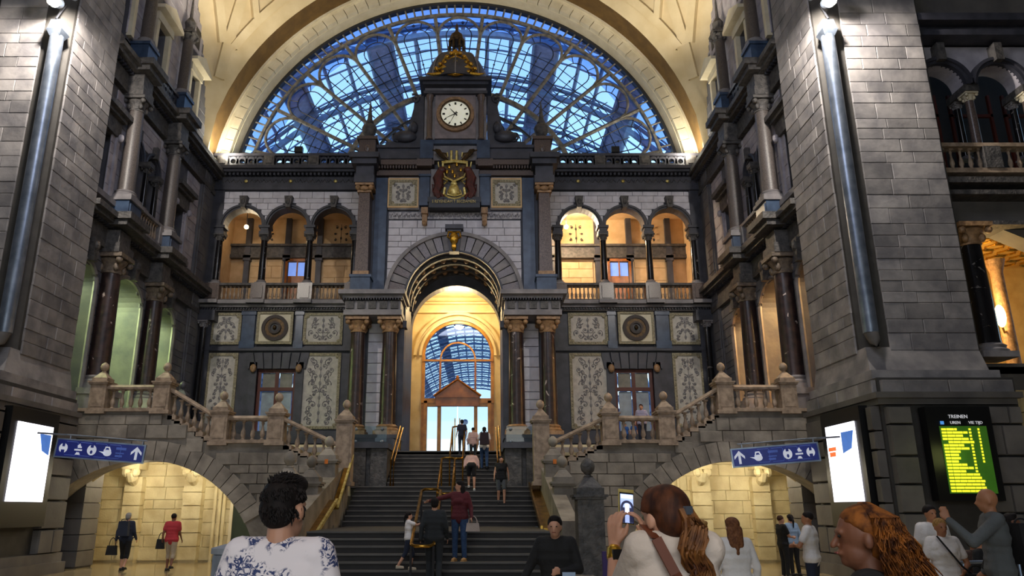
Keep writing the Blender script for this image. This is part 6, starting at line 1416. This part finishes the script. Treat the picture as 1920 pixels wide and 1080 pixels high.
for i in range(60):
    a = pi * (i / 59) ; p = V3(.086 * cos(a), .05 - .02 * abs(cos(a)), .03 + .09 * sin(a)); q_ = V3(.015 * cos(a), -.115, .04)
    m_ = (p + q_) / 2; m_ = m_ + (m_ - V3(0, -.03, .03)).normalized() * .028
    hw_.cap(p, .006, m_, .0065, 6).cap(m_, .0065, q_, .006, 6)
hw_.v = [tuple(Hw(x_, min(y_, .08 - max(0, .07 - z_) * 1.3) if y_ > 0 else y_, z_)) for x_, y_, z_ in hw_.v]
me = remesh(hw_, .0055, 1); me.materials.append(mat('hair_auburn', '#5a3018', rough=.65, spec=.25, nscale=25, col2='#2e160b', stretch=(1, 1, .3))); obj('hair', me, None, pw)
pt = M()
for i in range(90):
    a = rh.uniform(0, 2 * pi); r0 = rh.uniform(0, .05); ph = rh.uniform(-.5, .5); L_len = rh.uniform(.32, .44)
    pts = []; rad = []
    for k in range(12):
        t1 = k / 11; wv = .026 * sin(t1 * 13 + ph) * min(1, t1 * 3)
        sp = 1.0 if .12 < t1 < .8 else (.55 + t1 if t1 <= .12 else max(.25, 1 - (t1 - .8) * 3.5))
        pts.append(Hw(r0 * cos(a) * sp * 1.2 + wv + .05 * t1, -.12 - .035 * sin(min(t1 * 3, 1.57)) + r0 * .5 * sin(a) * sp + .01 * cos(t1 * 13 + ph) + .05 * t1, .04 - L_len * t1)); rad.append(.0075 * (1 - t1 * .5))
    pt.tube(pts, rad, 5)
obj('ponytail', pt, mat('hair_golden_ends', '#8e5a2a', rough=.6, spec=.3, nscale=16, col2='#4a2712'), pw, True)
obj('hair_clip', M().box(*[c for p in ((-.016, .016), (-.135, -.118), (.02, .05)) for c in p]).map(lambda a, b_, c: tuple(Hw(a, b_, c))), m_zinc, pw)
pR = Matrix.Rotation(radians(12), 3, 'Z'); kS = 1.90 / 1.74
def pwl(v): v = pR @ (Vector(v) * kS); return (x + v.x, Y + v.y, v.z)
st_ = M().tube([(-.17, -.06, 1.44), (-.07, -.135, 1.37), (.05, -.15, 1.25), (.17, -.12, 1.05)], .012, 6)
st_ = M()
pts = [Vector(p) for p in ((-.10, .03, 1.545), (-.105, -.085, 1.50), (-.06, -.128, 1.38), (.02, -.132, 1.24), (.10, -.125, 1.1), (.15, -.10, .98))]
for a, b_ in zip(pts[:-1], pts[1:]):
    d = (b_ - a).normalized(); sd = d.cross(V3(0, -1, 0)).normalized() * .019
    st_.add([a - sd, a + sd, b_ + sd, b_ - sd] + [p + V3(0, -.006, .003) for p in (a - sd, a + sd, b_ + sd, b_ - sd)], [(0, 1, 2, 3), (7, 6, 5, 4), (0, 4, 5, 1), (1, 5, 6, 2), (2, 6, 7, 3), (3, 7, 4, 0)])
obj('bag_strap', st_, mat('tan_leather', '#6e3418', rough=.5), pw)
obj('wrist_band', M().cap(V3(-.094, .361, 1.415), .033, V3(-.089, .372, 1.435), .032, 12), m_gold, pw, True)
obj('watch_face', M().box(-.112, -.072, .325, .338, 1.405, 1.445), m_blk, pw)
for sg in (1,): obj('earring', M().ball(Hw(-.088, -.005, -.05), .006, 6, 5), m_zinc, pw)
ph_c = pwl((-.008, .41, 1.61)); t = obj0('smartphone', ph_c); tag(t, 'smartphone with a gold edge and lit screen showing the hall, held by the ponytailed woman', 'phone'); t['_loc'] = 1; t.rotation_euler = (radians(-6), radians(5), radians(16))
obj('case', M().box(-.038, .038, 0, .01, -.075, .085), m_goldy, t); obj('bezel', M().box(-.036, .036, -.002, 0, -.073, .07), m_blk, t)
scm = mat('phone_screen', '#9fb4e8', emit=1.0, ecol='#a8b8e8'); obj('screen', M().box(-.033, .033, -.004, -.002, -.068, .062), scm, t)
pd_ = mat('phone_picture_dark', '#3a3f5c', emit=.3, ecol='#3a3f66'); pl_ = mat('phone_picture_light', '#e8e4f0', emit=1.2, ecol='#f0ecff')
obj('picture', M().ring(0, .0, .022, .033, 0, pi, 14, -.006, -.004).box(-.033, -.012, -.006, -.004, -.068, 0).box(.012, .033, -.006, -.004, -.068, 0), pd_, t); obj('picture', M().box(-.01, .01, -.006, -.004, -.03, .018).box(-.03, .03, -.007, -.006, .042, .058), pl_, t)
# woman with loose hair, right foreground
Y = 3.2; x = pp(1624, 1.6, Y)
pr, Hr, _ = person('woman with loose auburn hair and black top in profile facing left', x, Y, 0, radians(62), 1.79, 'brown', black_c, black_c, None, 'short', 'short', fine=True, female=True, pose={'hyaw': radians(16)}, eyes=True)
hr = M().ball((0, -.018, .05), (.085, .1, .085), 24, 16).ball((0, -.05, 0), (.082, .075, .09), 20, 14)
hr.v = [tuple(Hr(x_, min(y_, .07 - max(0, .07 - z_) * 1.4) if y_ > 0 else y_, z_)) for x_, y_, z_ in hr.v]
hair_r = mat('hair_copper', '#94561f', rough=.7, spec=.25, nscale=25, col2='#3c1d0c')
me = remesh(hr, .0055, 1); me.materials.append(hair_r); obj('hair', me, None, pr)
st2 = M(); rh = random.Random(12)
for i in range(650):
    a = rh.uniform(-pi * .98, -.02 * pi) if i % 3 else rh.uniform(-.9 * pi, -.1 * pi)
    R0 = .082; sx_, sy_ = cos(a), sin(a); L_len = rh.uniform(.22, .42); ph = rh.uniform(0, 6); fl2 = rh.uniform(.6, 1.5)
    pts = [Hr(sx_ * .03, -.01 + sy_ * .03, .135)]; rad = [.006]
    for k in range(10):
        t1 = k / 9; sp = R0 + .012 + .07 * t1 * fl2
        pts.append(Hr(sx_ * sp * (1 if abs(sx_) < .8 else .98) + .012 * sin(t1 * 16 + ph), -.02 + sy_ * (sp + .02 + .03 * t1) + .006 * cos(t1 * 12 + ph), .08 - L_len * t1)); rad.append(.0045 * (1 - .5 * t1))
    st2.tube(pts, rad, 4)
obj('hair_lock', st2, hair_r, pr, True)
# ---------------- small things
t = thing('litter_bin', 'pale grey litter bin half hidden behind the man in the floral tee', 'bin', (-3.35, 9.0, 0))
px_ = pp(432, .9, 9.0); t.location = (px_, 9.0, 0)
obj('drum', M().lathe(px_, 9.0, [(.2, 0), (.22, .05), (.22, 1.25), (.2, 1.3)], 20), mat('bin_grey', '#8c929c', rough=.5), t, True); obj('lid', M().lathe(px_, 9.0, [(.24, 1.28), (.24, 1.34), (.1, 1.38)], 20), mat('bin_lid', '#a0a6b0'), t, True)
t = thing('info_screen', 'purple information screen with a blue logo behind the raised arms', 'screen', (pp(1153, .8, 11), 11, 0)); xx = pp(1153, .8, 11)
obj('panel', M().box(xx - .15, xx + .22, 11, 11.08, .2, 1.2), mat('purple_screen', '#2a1c48', emit=.15, ecol='#32205c'), t); obj('stand', M().box(xx - .05, xx + .1, 11.02, 11.06, 0, .25), m_zinc, t); obj('logo', M().prism([(xx - .04, .62), (xx + .04, .62), (xx + .02, .74), (xx - .02, .74)], 10.98, 11), mat('logo_blue', '#7aa6f0', emit=.9, ecol='#7aa6f0'), t)
bq = pp(1850, .8, 11.6)
t = thing('barrier', 'low white metal rail barrier behind the people at the right', 'barrier', (bq, 11.6, 0))
obj('rail', M().tube([(bq - .35, 11.6, 1.02), (bq + .9, 11.6, 1.05)], .025, 8), m_zinc, t); obj('rail', M().tube([(bq - .25, 11.6, .62), (bq + .9, 11.6, .64)], .02, 8), m_zinc, t)
for k in (-.3, .1, .5, .85): obj('post', M().tube([(bq + k, 11.6, 0), (bq + k, 11.6, 1.03)], .02, 8), m_zinc, t)
t = thing('stroller', 'red-trimmed stroller frame between the foreground woman and the group', 'stroller', (pp(1722, .5, 10.8), 10.8, 0)); xx = pp(1722, .6, 10.8)
obj('hood', M().tube([(xx - .45 + .45 * (1 - cos(pi * i / 10)), 10.8, .72 + .22 * sin(pi * i / 10)) for i in range(11)], .03, 8), cloth('red_trim', '#8c2030'), t)
obj('seat', M().cap((xx - .3, 10.9, .55), .16, (xx + .25, 10.9, .6), .2, 12), black_c, t, True); obj('handle', M().tube([(xx - .35, 10.8, .6), (xx - .25, 10.7, .95), (xx + .05, 10.7, 1.05)], .03, 8), cloth('red_trim', '#8c2030'), t)
for k in (-.3, .3): obj('wheel', M().lathe(0, 0, [(.12, -.03), (.14, 0), (.12, .03)], 16).map(lambda a, b_, c, k=k: (xx + k + c, 10.8 + a, .14 + b_)), m_blk, t)
t = thing('pigeon_grey_bag', 'dark bag lying on the floor behind the man with crossed arms', 'bag', (0, 0, 0)); xx = pp(1500, .1, 19.0); t.name = 'holdall'; t.location = (xx, 19, 0)
obj('body', M().cap((xx - .2, 19, .12), .1, (xx + .35, 19, .14), .13, 12), black_c, t, True); obj('strap', M().tube([(xx - .3, 19, .25), (xx - .1, 18.95, .3), (xx + .2, 19, .28)], .012, 6), black_c, t)
for s in (-1, 1):
    for x_, nm in ((7.9, 'outer'),):
        t = thing('spotlight', 'small black spotlight standing on the parapet under the %s half of the fan window' % SIDE[s], 'spotlight', sx(s)(x_, 34.7, 18.75))
        obj('housing', M().box(x_ - .2, x_ + .2, 34.55, 34.8, 18.85, 19.15).map(sx(s)), m_blk, t); obj('bracket', M().box(x_ - .03, x_ + .03, 34.65, 34.7, 18.74, 18.87).map(sx(s)), m_blk, t)
    t = thing('wall_ball_finial', 'dark ball finial on the far rail of the %s upper landing' % SIDE[s], 'finial', sx(s)(9.6, 27.5, 4.7))
    f2 = M(); f2.box(9.45, 9.75, 27.35, 27.65, 4.72, 5.6); finial(f2, 9.6, 27.5, 5.6, 1.1); obj('post', f2.map(sx(s)), m_dark, t, True)
for k_ in [o for o in bpy.data.objects if o.get('_n') is not None or o.get('_loc') is not None or o.get('_H') is not None]:
    for q_ in ('_n', '_loc', '_H'):
        if q_ in k_: del k_[q_]
